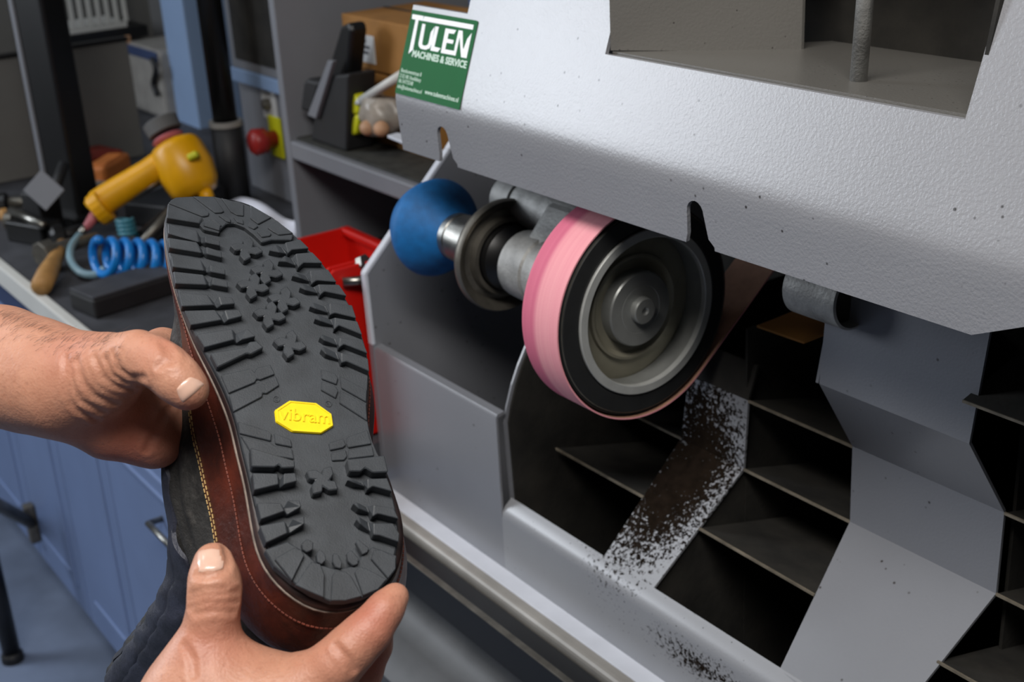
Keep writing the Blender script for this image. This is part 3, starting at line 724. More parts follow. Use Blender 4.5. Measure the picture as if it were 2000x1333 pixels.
for (x, y, ch) in ((380, 382, 'C'), (1345, 470, 'R')):
    q = np.array(bhit(*cl_(x, y), .001))
    rg = G().lathe([(0, .0020), (.0006, .0020), (.0006, .0016), (0, .0016)], b3(*q, .0006), NB, 20, True); rm = rg.make('mark_ring', 'sole_rubber', outsole)
    text_mesh('mark', ch, b3(*q, .0006)-ex3*.0008-ey3*.0008, ex3, ey3, .0022, 'sole_rubber', rm, .0005)
# midsole, welt, rand and upper: cross-sections parallel to the ground, stacked away from the sole
AB, AF = OLs[:, 0].min(), OLs[:, 0].max(); LEN = AF-AB
def sst(x, a, b): t = min(1, max(0, (x-a)/(b-a))); return t*t*(3-2*t)
def outset(P, e, et, heel=0.):
    """outset e, easing to et towards the toe"""
    t = np.roll(P, -1, 0)-np.roll(P, 1, 0); t /= np.linalg.norm(t, axis=1)[:, None]; nn = np.stack([t[:, 1], -t[:, 0]], 1)
    k = np.array([e+(et-e)*sst(p[0], .01, .09)+heel*sst(-p[0], .035, .085) for p in P]); return smoothloop(P+nn*k[:, None], 1)
def ringt(e, et, c, heel=.0030): return ring(outset(OLs, e, et, heel), c)
mid = G().loft([ringt(.0002, .0, -.0030, 0), ringt(.0012, .0005, -.0035), ringt(.0014, .0, -.0085), ringt(.0014, -.0, -.0088)], False, False).make('midsole', 'midsole', boot, smooth=True)
wl = G().loft([ringt(.0008, -.0006, -.0082), ringt(.0022, .0002, -.0082), ringt(.0024, .0003, -.0089), ringt(.0014, -.0004, -.0094)], False, False).make('welt', 'welt', boot)
def Hr(a): return .044-.032*sst(a, -.01, .10)
def randring(s_, lift=0.):
    out = []
    ee = np.interp(s_, [0, .15, .5, .85, 1.0, 1.03], [.0012, .0030, .0085, .0142, .0150, .0120])
    P = outset(OLs, ee+lift, -.0012+lift, .0030)
    for p in P: out.append(b3(p[0], p[1], -.0092-s_*Hr(p[0])))
    return out
rand_ = G().loft([randring(s_) for s_ in (0, .08, .18, .3, .42, .55, .68, .8, .9, .97, 1.0, 1.03)], False, False).make('rand', 'brown', boot, smooth=True, label='brown leather rand and heel counter')
def section(h, front, back, ws, e, db=0., et=None):
    P = outset(OLs, e, e if et is None else et); a = P[:, 0]; A2 = AB-back+(a-AB)/LEN*(LEN-front+back)
    return np.stack([A2, P[:, 1]*ws+db], 1)
SEC2 = [  # height, front cut-back, heel overhang, width factor, outset, sideways, outset at the toe
    (.0095, .002, .000, 1.0, -.002, 0, -.006), (.020, .004, .001, 1.0, .001, 0, -.005), (.032, .008, .002, 1.0, .0065, .0, -.005), (.042, .014, .002, 1.0, .0105, -.001, -.005), (.052, .034, .001, .99, .0120, -.002, -.004), (.060, .050, -.002, .98, .0150, -.005, -.002),
    (.072, .078, -.006, .97, .0165, -.009, .004), (.088, .112, -.009, .96, .0150, -.012, .008), (.105, .146, -.010, .96, .0125, -.014, .008), (.130, .172, -.010, .96, .0100, -.015, .008), (.160, .185, -.012, .97, .010, -.019, .01), (.20, .188, -.014, .98, .011, -.024, .011), (.24, .188, -.014, .98, .011, -.031, .011), (.31, .188, -.014, .98, .011, -.046, .011)]
def fine(sec, n=5):
    out = []
    for p, q in zip(sec, sec[1:]):
        for k in range(n): out.append(tuple(np.array(p)+(np.array(q)-np.array(p))*k/n))
    return out+[sec[-1]]
F2 = fine(SEC2)
def wrinkle(s_):
    h = s_[0]; amp = .0013*sst(h, .045, .07)
    P = section(*s_); out = []; c_ = P.mean(0)
    for k, p in enumerate(P):
        w = amp*(math.sin(h*330+2.5*math.sin(k*.11)+p[0]*55)+.6*math.sin(h*170-p[0]*90))
        r_ = (p-c_)/np.linalg.norm(p-c_); q = p+r_*w; out.append(b3(q[0], q[1], -h))
    return out
upper = G().loft([wrinkle(s_) for s_ in F2], False, True).make('upper', 'suede', boot, smooth=True, label='black suede upper')
# facings and tongue running up the front of the shaft
KF = int(np.argmax(OLs[:, 0]))
SF = fine(SEC2, 6)
def facing(j0, j1, h0, h1, lift, name, m, drift=0.):
    rows = [s_ for s_ in SF if h0 <= s_[0] <= h1]; V = []; Fc = []; nj = 9
    for li in (lift, lift-.003):
        for s_ in rows:
            P = section(s_[0], s_[1], s_[2], s_[3], s_[4]+li, s_[5], s_[6]+li); c_ = P.mean(0)
            for t in np.linspace(0, 1, nj):
                jj = j0+(j1-j0)*t+drift*(s_[0]-h0)/.1
                q = KF-jj; i0_ = int(math.floor(q)); fr = q-i0_; p = P[i0_ % 120]*(1-fr)+P[(i0_+1) % 120]*fr
                r_ = (p-c_)/np.linalg.norm(p-c_); p = p+r_*(.0010*math.sin(s_[0]*210+jj*.5)-.0012*(abs(2*t-1))**6)
                V.append(b3(p[0], p[1], -s_[0]))
    R_ = len(rows); k = R_*nj
    for a in range(R_-1):
        for b in range(nj-1):
            q = a*nj+b; Fc.append((q, q+1, q+nj+1, q+nj)); Fc.append((k+q, k+q+nj, k+q+nj+1, k+q+1))
        for b in (0, nj-1): q = a*nj+b; Fc.append((q, q+nj, k+q+nj, k+q))
    for b in range(nj-1): q = b; Fc.append((q, q+1, k+q+1, k+q)); q = (R_-1)*nj+b; Fc.append((q, q+1, k+q+1, k+q))
    o = mesh(name, V, Fc, m, boot, smooth=True); smooth_by_angle(o, 50); return o
facing(-6, 9, .085, .30, .0020, 'tongue', 'slate')
facing(8, 19, .080, .30, .0030, 'lace_facing', 'slate', 1.5)
facing(17, 27, .100, .30, .0026, 'side_panel', 'slate', 2.5)
# stitching
def stitches(sv, name, m, lift=.0006, step=.0034, ln=.0024, r=.00055, span=None):
    g = G()
    for s_ in sv:
        Q = resample(np.array(randring(s_, lift)), int(.78/step))
        for i in range(len(Q)):
            t = Q[(i+1) % len(Q)]-Q[i-1]; t /= np.linalg.norm(t)
            if span and not span((Q[i]-OB)@UB, (Q[i]-OB)@VB): continue
            g.tube([Q[i]-t*ln/2, Q[i]+t*ln/2], r, 5)
    return g.make(name, m, boot, kind='stuff')
stitches((.875, .975), 'double_stitching', 'thread', .0002, .0040, .0026, .00045, span=lambda a, b: -.07 < a < .06 and b < 0)
stitches((.32,), 'welt_stitching', 'redthread', .0004, .0030, .0020, .0005)

# ================================================================== the person's two hands (implicit surface, smooth unions)
def nets(fn, lo, hi, h):
    lo = np.array(lo); n = np.ceil((np.array(hi)-lo)/h).astype(int)+1
    gx = [lo[i]+h*np.arange(n[i]) for i in range(3)]
    val = np.empty(n, np.float32); st = 4; nc = np.ceil(n/st).astype(int)+1
    cg = np.stack(np.meshgrid(*[lo[i]+h*st*np.arange(nc[i]) for i in range(3)], indexing='ij'), -1).reshape(-1, 3)
    cv = fn(cg, False).reshape(nc)
    for i in range(n[0]):
        ci = int(round(i/st)); jj = np.round(np.arange(n[1])/st).astype(int); kk = np.round(np.arange(n[2])/st).astype(int)
        row = cv[ci][np.ix_(jj, kk)].astype(np.float32); m = np.abs(row) < h*st*1.5+.003
        if m.any():
            a = np.argwhere(m); P = np.stack([np.full(len(a), gx[0][i]), gx[1][a[:, 0]], gx[2][a[:, 1]]], 1); row[m] = fn(P)
        val[i] = row
    s_ = val < 0
    cnt = sum(s_[i:n[0]-1+i, j:n[1]-1+j, k:n[2]-1+k].astype(np.int8) for i in (0, 1) for j in (0, 1) for k in (0, 1))
    act = (cnt > 0) & (cnt < 8); idx = np.argwhere(act); vid = -np.ones(act.shape, int); vid[act] = np.arange(len(idx))
    acc = np.zeros((len(idx), 3)); num = np.zeros(len(idx)); co = [(i, j, k) for i in (0, 1) for j in (0, 1) for k in (0, 1)]
    for a in co:
        for b in co:
            if a < b and sum(abs(a[q]-b[q]) for q in range(3)) == 1:
                va = val[tuple((idx+a).T)]; vb = val[tuple((idx+b).T)]; m = (va < 0) != (vb < 0)
                t = np.where(m, va/np.where(m, va-vb, 1), 0)
                acc += m[:, None]*(np.array(a)+t[:, None]*(np.array(b)-np.array(a))); num += m
    V = lo+h*(idx+acc/num[:, None]); Fc = []
    for ax in range(3):
        u, v = [(1, 2), (2, 0), (0, 1)][ax]
        sl0 = [slice(None)]*3; sl1 = [slice(None)]*3; sl0[ax] = slice(0, -1); sl1[ax] = slice(1, None)
        ch = s_[tuple(sl0)] != s_[tuple(sl1)]; E_ = np.argwhere(ch)
        E_ = E_[(E_[:, u] > 0) & (E_[:, v] > 0) & (E_[:, u] < n[u]-1) & (E_[:, v] < n[v]-1)]
        eu = np.eye(3, dtype=int)[u]; ev = np.eye(3, dtype=int)[v]
        q = np.stack([vid[tuple((E_-eu-ev).T)], vid[tuple((E_-ev).T)], vid[tuple(E_.T)], vid[tuple((E_-eu).T)]], 1)
        fl_ = ~s_[tuple(E_.T)]; q[fl_] = q[fl_][:, ::-1]; Fc.append(q)
    return V, np.vstack(Fc)
def J(x, y, w, r): return np.array([*DP(x, y, w), r*w/FPX])
def smin(a, b, k):
    h = np.clip(.5+.5*(b-a)/k, 0, 1); return b*(1-h)+a*h-k*h*(1-h)
def cap(P, A, B, flat=None):
    a, b = A[:3], B[:3]; ab = b-a; t = np.clip(((P-a)@ab)/(ab@ab), 0, 1)
    q = P-(a+t[:, None]*ab)
    if flat is not None:
        d_, s_ = flat; q = q+(q@d_)[:, None]*d_*(1/s_-1)
    return np.linalg.norm(q, axis=1)-(A[3]+t*(B[3]-A[3]))
def hand_sdf(chains, k, grooves=(), bumps=()):
    GA = np.array([g[0][:3] for g in grooves]); GB = np.array([g[1][:3] for g in grooves])
    def f(P, det=True):
        d = None
        for ch in chains:
            pts = ch['p']; dc = None
            for A, B in zip(pts, pts[1:]):
                e = cap(P, A, B, ch.get('flat')); dc = e if dc is None else smin(dc, e, ch.get('kk', .006))
            d = dc if d is None else smin(d, dc, ch.get('k', k))
        if len(grooves) and det:
            m = np.abs(d) < .004
            if m.any():
                Q = P[m]; e = np.full(len(Q), 1.)
                for a, b in zip(GA, GB):
                    ab = b-a; t = np.clip(((Q-a)@ab)/(ab@ab), 0, 1); e = np.minimum(e, np.linalg.norm(Q-(a+t[:, None]*ab), axis=1))
                d = d.copy(); d[m] += .0011*np.exp(-(e/.0019)**2)-.0004*np.exp(-((e-.0042)/.0018)**2)
        for A, amp in bumps:
            r = np.linalg.norm(P-A[:3], axis=1)/A[3]; d = d-amp*np.exp(-r*r*2)
        return d
    return f
def traces(f, XY, w0=.55, w1=1.1):
    D_ = np.array([ray(x, y) for x, y in XY]); w = np.full(len(D_), w0)
    for _ in range(60): w = np.minimum(w+f(CAM+D_*w[:, None], False)*.85, w1)
    return CAM+D_*w[:, None]
def trace(f, x, y): return traces(f, [(x, y)])[0]
def build_hand(name, chains, k, parent, res, flush, label, grooves=(), bumps=(), lim=None):
    f = hand_sdf(chains, k, grooves, bumps)
    allp = np.array([p for c in chains for p in c['p']]); lo = (allp[:, :3]-allp[:, 3:]).min(0)-.008; hi_ = (allp[:, :3]+allp[:, 3:]).max(0)+.008
    V, Fc = nets(f, lo, hi_, res)
    o = mesh(name, V, Fc, 'skin', parent, smooth=True, label=label)
    a = o.data.attributes.new('flush', 'FLOAT', 'POINT'); w = np.zeros(len(V))
    for A, s_ in flush: w = np.maximum(w, s_*np.exp(-(np.linalg.norm(V-A[:3], axis=1)/A[3])**2))
    a.data.foreach_set('value', w.astype(np.float32))
    return o, f
def nail(f, quad_, parent, n=12):
    P = np.array(quad_, float); V = []
    for i in range(n+1):
        for j in range(n+1):
            u, v = i/n, j/n
            uu = .5+(u-.5); vv = v
            q = (P[0]*(1-u)+P[1]*u)*(1-v)+(P[3]*(1-u)+P[2]*u)*v
            V.append(q)
    V = np.array(V); c = V.mean(0)
    # round the corners
    out = []
    for idx_, q in enumerate(V):
        i, j = divmod(idx_, n+1); u, v = 2*i/n-1, 2*j/n-1
        k = 1.06-.12*(u*u*v*v); out.append(c+(q-c)*k)
    W3 = []; TR = traces(f, out)
    for idx_, q in enumerate(out):
        i, j = divmod(idx_, n+1); u, v = 2*i/n-1, 2*j/n-1
        p = TR[idx_]; d = (CAM-p)/np.linalg.norm(CAM-p); W3.append(p+d*(.0007-.0009*max(abs(u), abs(v))**6))
    m_ = n+1; top = W3; bot = [p-((CAM-p)/np.linalg.norm(CAM-p))*.0016 for p in W3]; N_ = len(top)
    Fc = []
    for i in range(n):
        for j in range(n):
            a = i*m_+j; Fc.append((a, a+1, a+m_+1, a+m_)); Fc.append((N_+a, N_+a+m_, N_+a+m_+1, N_+a+1))
    edge = [i*m_ for i in range(n)]+[n*m_+j for j in range(n)]+[i*m_+n for i in range(n, 0, -1)]+[j for j in range(n, 0, -1)]
    for a, b in zip(edge, edge[1:]+edge[:1]): Fc.append((a, b, N_+b, N_+a))
    o = mesh('nail', top+bot, Fc, 'nail', parent, smooth=True); smooth_by_angle(o, 50); return o
person = thing('person', 'person with bare forearm holding the boot in both hands', 'person', tuple(DP(-260, 1250, .80)))
# hand coming in from the left: thumb on the rand, fingers round the far side of the boot
LH = [dict(p=[J(-330, 655, .93, 124), J(-120, 694, .865, 113), J(0, 716, .825, 105), J(70, 735, .80, 99), J(128, 752, .785, 93)], kk=.02),
      dict(p=[J(128, 748, .785, 90), J(195, 732, .772, 74), J(250, 712, .760, 56)], k=.016, kk=.012),
      dict(p=[J(215, 715, .762, 55), J(270, 694, .750, 45), J(300, 705, .744, 44), J(326, 722, .740, 44.5), J(350, 745, .737, 43), J(368, 762, .737, 40)], k=.008, kk=.006),
      dict(p=[J(150, 780, .80, 70), J(215, 828, .805, 62), J(300, 850, .815, 57), J(330, 850, .83, 54)], k=.014, kk=.012),
      dict(p=[J(215, 745, .80, 62), J(290, 770, .83, 60), J(315, 800, .84, 60)], k=.02, kk=.02),
      dict(p=[J(265, 700, .82, 44), J(318, 684, .865, 40), J(370, 690, .905, 38), J(450, 720, .925, 34)], k=.012),
      dict(p=[J(300, 765, .85, 44), J(335, 755, .90, 40), J(400, 765, .93, 38), J(470, 790, .94, 34)], k=.01),
      dict(p=[J(310, 815, .85, 44), J(340, 815, .90, 40), J(405, 830, .93, 38), J(475, 850, .94, 34)], k=.01),
      dict(p=[J(320, 865, .85, 38), J(345, 870, .89, 36), J(405, 885, .92, 34), J(460, 900, .93, 30)], k=.01)]
def arc(pts, r): return [(np.array([*p, r]), np.array([*q, r])) for p, q in zip(pts, pts[1:])]
def surf_line(f, pts): return list(traces(f, pts))
f0 = hand_sdf(LH, .008)
gl = []
for ln in ([(318, 672), (328, 690), (322, 706), (310, 716)], [(326, 676), (338, 694), (334, 708)], [(136, 712), (140, 755), (158, 785), (200, 806)], [(150, 705), (160, 745), (185, 775), (225, 790)], [(186, 700), (200, 735), (228, 756), (262, 764)],
           [(220, 690), (232, 722), (258, 738), (282, 738)], [(128, 700), (128, 760), (145, 800), (190, 822)], [(335, 795), (310, 830), (285, 880)], [(206, 700), (216, 732), (244, 750)]):
    gl += arc(surf_line(f0, resample(np.array(ln, float), 9, False)), .0003)
left, fL = build_hand('left_hand', LH, .008, person, .0013, [(J(318, 700, .742, 34), .9), (J(370, 790, .735, 30), .5), (J(250, 850, .80, 90), .75), (J(340, 860, .82, 60), .6), (J(150, 700, .76, 60), .35)], 'left forearm and hand, thumb along the brown rand', gl)
nail(fL, [(343, 760), (371, 735), (402, 750), (356, 790)], left)
# hand coming up from below: thumb upright on the heel side, index finger round the heel
RH = [dict(p=[J(416, 1097, .716, 36), J(418, 1125, .711, 43), J(420, 1152, .708, 47), J(417, 1190, .708, 46), J(412, 1230, .710, 50), J(404, 1280, .712, 62), J(392, 1360, .715, 96)], kk=.006),
      dict(p=[J(392, 1360, .715, 96), J(420, 1480, .72, 150), J(430, 1650, .73, 150)], k=.02, kk=.02),
      dict(p=[J(410, 1420, .715, 110), J(520, 1392, .712, 100), J(600, 1350, .706, 66)], k=.022, kk=.02),
      dict(p=[J(580, 1362, .705, 66), J(655, 1300, .700, 50), J(690, 1264, .700, 45), J(722, 1232, .702, 41), J(752, 1192, .706, 33), J(772, 1166, .710, 27)], k=.008),
      dict(p=[J(570, 1410, .73, 60), J(660, 1365, .735, 48), J(705, 1310, .735, 40), J(732, 1262, .735, 31), J(742, 1240, .735, 24)], k=.006),
      dict(p=[J(540, 1470, .75, 60), J(640, 1430, .76, 46), J(690, 1380, .765, 38), J(715, 1335, .765, 28)], k=.006)]
f1 = hand_sdf(RH, .008); gr = []
for ln in ([(372, 1172), (395, 1164), (430, 1162), (464, 1158)], [(372, 1188), (400, 1178), (440, 1180), (462, 1176)], [(374, 1160), (400, 1152), (440, 1152)], [(380, 1198), (420, 1192), (455, 1196)], [(385, 1124), (405, 1128), (436, 1116)], [(440, 1070), (446, 1095), (440, 1112)],
           [(655, 1262), (680, 1290), (690, 1310)], [(360, 1262), (376, 1290), (378, 1320)]):
    gr += arc(surf_line(f1, resample(np.array(ln, float), 9, False)), .0003)
right, fR = build_hand('right_hand', RH, .008, person, .0013, [(J(725, 1215, .70, 60), .7), (J(660, 1290, .70, 60), .45), (J(412, 1260, .70, 70), .4), (J(420, 1180, .70, 40), .25), (J(720, 1290, .73, 60), .8)], 'right hand, thumb upright beside the heel', gr)
nail(fR, [(384, 1076), (434, 1070), (436, 1112), (386, 1119)], right)
# short hairs along the top of the forearm
hg = G()
hx = np.array([random.uniform(-10, 235) for _ in range(170)]); hy = np.interp(hx, [0, 67, 135, 184, 240], [612, 637, 658, 664, 655])+np.array([random.uniform(2, 60)*random.random() for _ in hx])
HPt = traces(fL, list(zip(hx, hy))); HPt = HPt[np.linalg.norm(HPt-CAM, axis=1) < .95]
HN = np.stack([fL(HPt+e, False)-fL(HPt-e, False) for e in np.eye(3)*.001], 1); HN /= np.linalg.norm(HN, axis=1)[:, None]
for p, n_ in zip(HPt, HN):
    t = RT*random.uniform(.5, 1)+UP*random.uniform(-.2, .5); t = t-n_*(t@n_)*.8; t /= np.linalg.norm(t); l = random.uniform(.004, .010)
    hg.tube([p, p+t*l*.5+n_*l*.25, p+t*l+n_*l*.3], [.00007, .00006, .00003], 3)
hg.make('arm_hair', mat('dark_hair', (60, 40, 30), .6), left, kind='stuff')

# ================================================================== bench, cabinets and what stands behind
ZB = .765; YF = -.2
XB0, XB1 = -2.795, -.452
wt = thing('worktop', 'dark workbench top with a white front edge, left of the machine', 'worktop', (-1.7, .2, ZB-.04))
G().bb((XB0, YF+.012, ZB-.035), (XB1, .62, ZB)).make('top_board', 'worktop', wt)
G().bb((XB0, YF-.004, ZB-.036), (XB1, YF+.014, ZB+.004)).make('front_trim', 'white_trim', wt, bevel=.003)
G().bb((XB0, YF+.004, ZB-.085), (XB1, YF+.02, ZB-.036)).make('front_apron', 'plinth', wt)
# cabinet units under the top: door edges taken where the door gaps are seen
gx = [PY(YF, 52, 950)[0], PY(YF, 137, 1000)[0], PY(YF, 235, 1050)[0]]
def cabinet(xa, xb, label, handle=None):
    c = thing('base_cabinet', label, 'cabinet', ((xa+xb)/2, .1, 0), 'base cabinets under the workbench')
    G().bb((xa, YF+.022, .10), (xb, .60, ZB-.04)).make('body', 'cabinet', c)
    G().bb((xa, YF+.06, 0), (xb, .58, .10)).make('plinth', 'plinth', c)
    d_ = G().bb((xa+.002, YF, .105), (xb-.002, YF+.02, ZB-.088)).make('door', 'cabinet', c, bevel=.002)
    w = xb-xa; m = min(.055, w*.16)
    pn = G().bb((xa+m, YF-.0035, .105+m), (xb-m, YF+.005, ZB-.09-m)).make('door_panel', 'cabinet', d_, bevel=.003)
    for a, b in (((xa+m+.02, .13+m), (xb-m-.02, .138+m)), ((xa+m+.02, ZB-.122-m), (xb-m-.02, ZB-.114-m))): G().bb((a[0], YF-.007, a[1]), (b[0], YF, b[1])).make('panel_moulding', 'cabinet', d_, bevel=.002)
    if handle:
        h0 = np.array(handle); G().tube([h0+(0, .0, 0), h0+(0, -.025, 0), h0+(.09, -.025, -.0), h0+(.09, 0, 0)], .005, 8).make('handle', 'steel', d_, smooth=True)
    return c
cabinet(XB0, gx[0], 'blue grey base cabinet beside the black table leg, furthest left')
cabinet(gx[0], gx[1], 'narrow blue grey base cabinet behind the black table leg')
cabinet(gx[1], gx[2], 'blue grey base cabinet with panelled door below the left hand')
hh = PY(YF, 322, 1012)
cabinet(gx[2], -.455, 'blue grey base cabinet half hidden behind the boot', (hh[0], YF, hh[2]))
# black table leg with crossbar in front of the cabinets
lf = PZ(0, 26, 1290); 
tl = thing('table_leg', 'black tubular table leg with a grey crossbar, at the left edge', 'table', (lf[0], lf[1], 0))
up_ = lambda x, y: PY(lf[1], x, y)
g0 = up_(5, 1035)
G().tube([lf+(0, 0, .012), (lf[0], lf[1], g0[2]+.02)], .017, 14).make('leg', 'black', tl, smooth=True)
G().lathe([(0, .021), (.014, .021), (.02, .017)], lf, (0, 0, 1), 16).make('foot', 'blackmatte', tl)
cb0 = np.array([lf[0], lf[1], g0[2]]); cb1 = PY(YF-.012, 62, 1022)
G().tube([cb0-(cb1-cb0)*.3, cb1], .0125, 12).make('crossbar', 'dark_steel', tl, smooth=True)
G().box(cb1, (.022, .02, .085)).make('bracket', 'dark_steel', tl, bevel=.004)
# --- black upright post of a press
pb_ = PZ(ZB, 128, 432)
po = thing('press_post', 'tall black steel post standing on the bench, far left', 'post', tuple(pb_))
G().box(pb_+(0, .02, .42), (.10, .055, .84), rz(.35)).make('column', 'black', po, bevel=.006)
G().box(pb_+(-.022, -.016, .42), (.012, .012, .84), rz(.35)).make('guide_edge', 'shelfgrey', po, bevel=.003)
G().box(pb_+(0, .02, .010), (.13, .10, .02), rz(.35)).make('base_plate', 'black', po, bevel=.004)
# --- black pole with sleeve and clamp ring
pp = PZ(ZB, 462, 398)
pe = thing('clamp_pole', 'black round pole with thicker sleeve and a clamp ring, behind the boot toe', 'pole', tuple(pp))
zr = PX(pp[0], 452, 238)[2]
G().tube([pp+(0, 0, .006), (pp[0], pp[1], zr)], .030, 20).make('sleeve', 'blackmatte', pe, smooth=True)
G().tube([(pp[0], pp[1], zr), (pp[0], pp[1], 1.55)], .0235, 20).make('pole', 'black', pe, smooth=True)
G().lathe([(-.005, .0245), (-.005, .0325), (.005, .0325), (.005, .0245)], (pp[0], pp[1], zr), (0, 0, 1), 24, True).make('clamp_ring', 'rail_light', pe)
G().lathe([(0, .045), (.008, .045), (.012, .032)], pp, (0, 0, 1), 24).make('foot_flange', 'black', pe)
# --- yellow air tool lying on a rest
tw = 2.42
def Q(x, y, w=tw): return DP(x, y, w)
dt = thing('air_sander', 'yellow pneumatic sander with a dark disc, lying beside the blue coiled hose', 'power tool', tuple(PZ(ZB, 250, 470)))
def pxr(r, w=tw): return r*w/FPX
G().tube([Q(182, 412), Q(196, 398), Q(212, 386), Q(290, 338), Q(330, 312), Q(352, 298)], [pxr(24), pxr(30), pxr(29), pxr(27), pxr(29), pxr(32)], 16).make('handle', 'yellow_tool', dt, smooth=True)
G().tube([Q(186, 414, tw-.012), Q(206, 400, tw-.012)], [pxr(33), pxr(34)], 16).make('handle_collar', 'yellow_tool', dt, bevel=.003)
hd_ax = (Q(330, 262)-Q(375, 350)); hd_ax /= np.linalg.norm(hd_ax)
G().lathe([(-.072, .020), (-.068, .036), (-.052, .046), (-.02, .052), (.020, .049), (.032, .044), (.038, .03)], Q(354, 314), hd_ax, 10).make('head', 'yellow_tool', dt, smooth=True)
G().box(Q(392, 322), (.030, .05, .07), frame(hd_ax, RT)).make('exhaust_cover', 'yellow_tool', dt, bevel=.01, seg=3)
for fx, fy in ((362, 366), (398, 372)): G().lathe([(0, .014), (.018, .012), (.022, .008)], Q(fx, fy, tw-.01), -hd_ax, 10).make('lug', 'yellow_tool', dt, smooth=True)
G().box(Q(378, 305, tw-.05), (.02, .022, .012), frame(hd_ax, RT)).make('badge', 'lime', dt, bevel=.004)
G().lathe([(.0, .026), (.006, .030), (.010, .026)], Q(331, 276), hd_ax, 24).make('spindle_ring', 'skinpink', dt)
pd_ = G().lathe([(.010, .022), (.012, .031), (.034, .033), (.037, .028), (.037, .010), (.030, .009), (.030, 0)], Q(329, 270), hd_ax, 28).make('disc', 'wallgrey', dt)
G().tube([Q(262, 384), Q(316, 350)], pxr(9), 10).make('trigger_lever', 'steel', dt, smooth=True)
G().tube([Q(196, 405), Q(172, 440), Q(166, 448)], [pxr(13), pxr(9), pxr(7)], 10).make('air_inlet', 'skinpink', dt, smooth=True)
G().tube([Q(168, 442), Q(156, 460)], pxr(8), 10).make('hose_coupling', 'steel', dt, smooth=True)
rs = thing('tool_rest', 'black angled rest bracket under the yellow sander', 'bracket', tuple(PZ(ZB, 330, 440)))
r0, r1 = PZ(ZB, 270, 450), PZ(ZB, 375, 405)
bx_ = np.array([(r1-r0)[0], (r1-r0)[1], 0]); bl = np.linalg.norm(bx_); 
R3 = frame((0, 0, 1), bx_)
G().box((r0+r1)/2+(0, .03, .0235), (bl*1.1, .12, .044), R3).make('base', 'blackmatte', rs, bevel=.004)
G().tube([Q(250, 505, 2.33), Q(345, 400, 2.36)], .008, 8).make('rod', 'dark_steel', rs, smooth=True)
G().tube([Q(285, 470, 2.36), Q(392, 378, 2.44)], .022, 8).make('arm', 'black', rs)
# hose: pale lead, blue coil
hs = thing('air_hose', 'bright blue coiled air hose on the bench, with a pale straight lead', 'hose', tuple(PZ(ZB, 250, 540)))
hw = 2.28
lead = [DP(156, 460, 2.38), DP(143, 475, 2.34), DP(136, 492, 2.30), DP(138, 512, 2.28), DP(152, 530, 2.25), DP(170, 538, 2.24), DP(192, 536, 2.24), DP(205, 525, 2.24)]
def spl(P, n=60):
    P = np.array(P); 
    for _ in range(3):
        a = .75*P[:-1]+.25*P[1:]; b = .25*P[:-1]+.75*P[1:]; P = np.vstack([P[:1], np.stack([a, b], 1).reshape(-1, 3), P[-1:]])
    return list(P)
G().tube(spl(lead), pxr(8, hw), 8).make('lead', 'palehose', hs, smooth=True)
co = []
for t in np.linspace(0, 6.3, 150):
    cx = 190+t*26; cy = 502+t*1.5; a = 2*math.pi*t+1.2
    co.append(DP(cx+26*math.cos(a)*.62, cy-34*math.sin(a), 2.225-.03*math.cos(a)))
G().tube(co, pxr(8.5, hw), 8).make('coil', 'bluehose', hs, smooth=True)
co = []
for t in np.linspace(0, 4, 70):
    a = 2*math.pi*t; co.append(DP(243+16*math.cos(a)+t*2, 428+t*8+4*math.sin(a), 2.36-.02*math.sin(a)))
tag(G().tube(co, pxr(4.5), 7).make('small_coil', 'tealhose', smooth=True), 'small teal coiled tube under the yellow sander', 'hose')
# hammer
hm = thing('hammer', 'hammer with pale wooden handle lying near the bench edge', 'hammer', tuple(PZ(ZB, 100, 530)))
ha, hb = PZ(ZB+.02, 80, 560), PZ(ZB+.03, 122, 478)
G().tube([ha, ha*.7+hb*.3, ha*.35+hb*.65, hb], [.0165, .0175, .013, .0115], 12).make('handle', 'wood', hm, smooth=True)
h0, h1 = PZ(ZB+.03, 78, 500), PZ(ZB+.03, 190, 462)
G().tube([h0, h0*.8+h1*.2, h0*.75+h1*.25, h1], [.024, .024, .016, .008], 8).make('head', 'dark_steel', hm, bevel=.002)
# flat bar / dressing stick
b0, b1 = PZ(ZB, 200, 622), PZ(ZB, 345, 575); e_ = b1-b0; l_ = np.linalg.norm(e_); R3 = frame((0, 0, 1), e_)
sb = thing('sharpening_block', 'long flat black block lying on the bench behind the hand', 'block', tuple((b0+b1)/2))
G().box((b0+b1)/2+R3[:, 1]*.04+(0, 0, .016), (l_*1.15, .08, .032), R3).make('stone', 'blackmatte', sb, bevel=.004)
G().box((b0+b1)/2+R3[:, 1]*.04+(0, 0, .034), (l_*1.12, .074, .004), R3).make('top_face', 'worktop', sb, bevel=.001)
# odds and ends left of the post
def bar(name, label, cat, x0, y0, x1, y1, z, r, m, n=8, grp=None, extra=None):
    a, b = PZ(ZB+z, x0, y0), PZ(ZB+z, x1, y1); t = thing(name, label, cat, tuple((a+b)/2-(0, 0, r)), grp)
    G().tube([a, a*.5+b*.5, b], [r, r*.9, r], n).make('shaft', m, t, smooth=True)
    if extra: G().lathe([(-r, r*1.1), (-r*.6, r*1.7), (r*.6, r*1.7), (r, r*1.1)], a, b-a, 12).make('end', extra, t)
    return t
bar('file', 'black file lying across the bench beside the hammer head', 'file', 20, 432, 92, 428, .021, .011, 'black', 6, None, 'dark_steel')
bar('pliers', 'dark pliers on the bench at the far left edge', 'pliers', 5, 398, 75, 392, .02, .013, 'dark_steel', 8, None, 'black')
bar('punch', 'small steel punch with brass end at the far left', 'punch', 8, 420, 50, 412, .010, .008, 'steel', 10, None, 'wood')
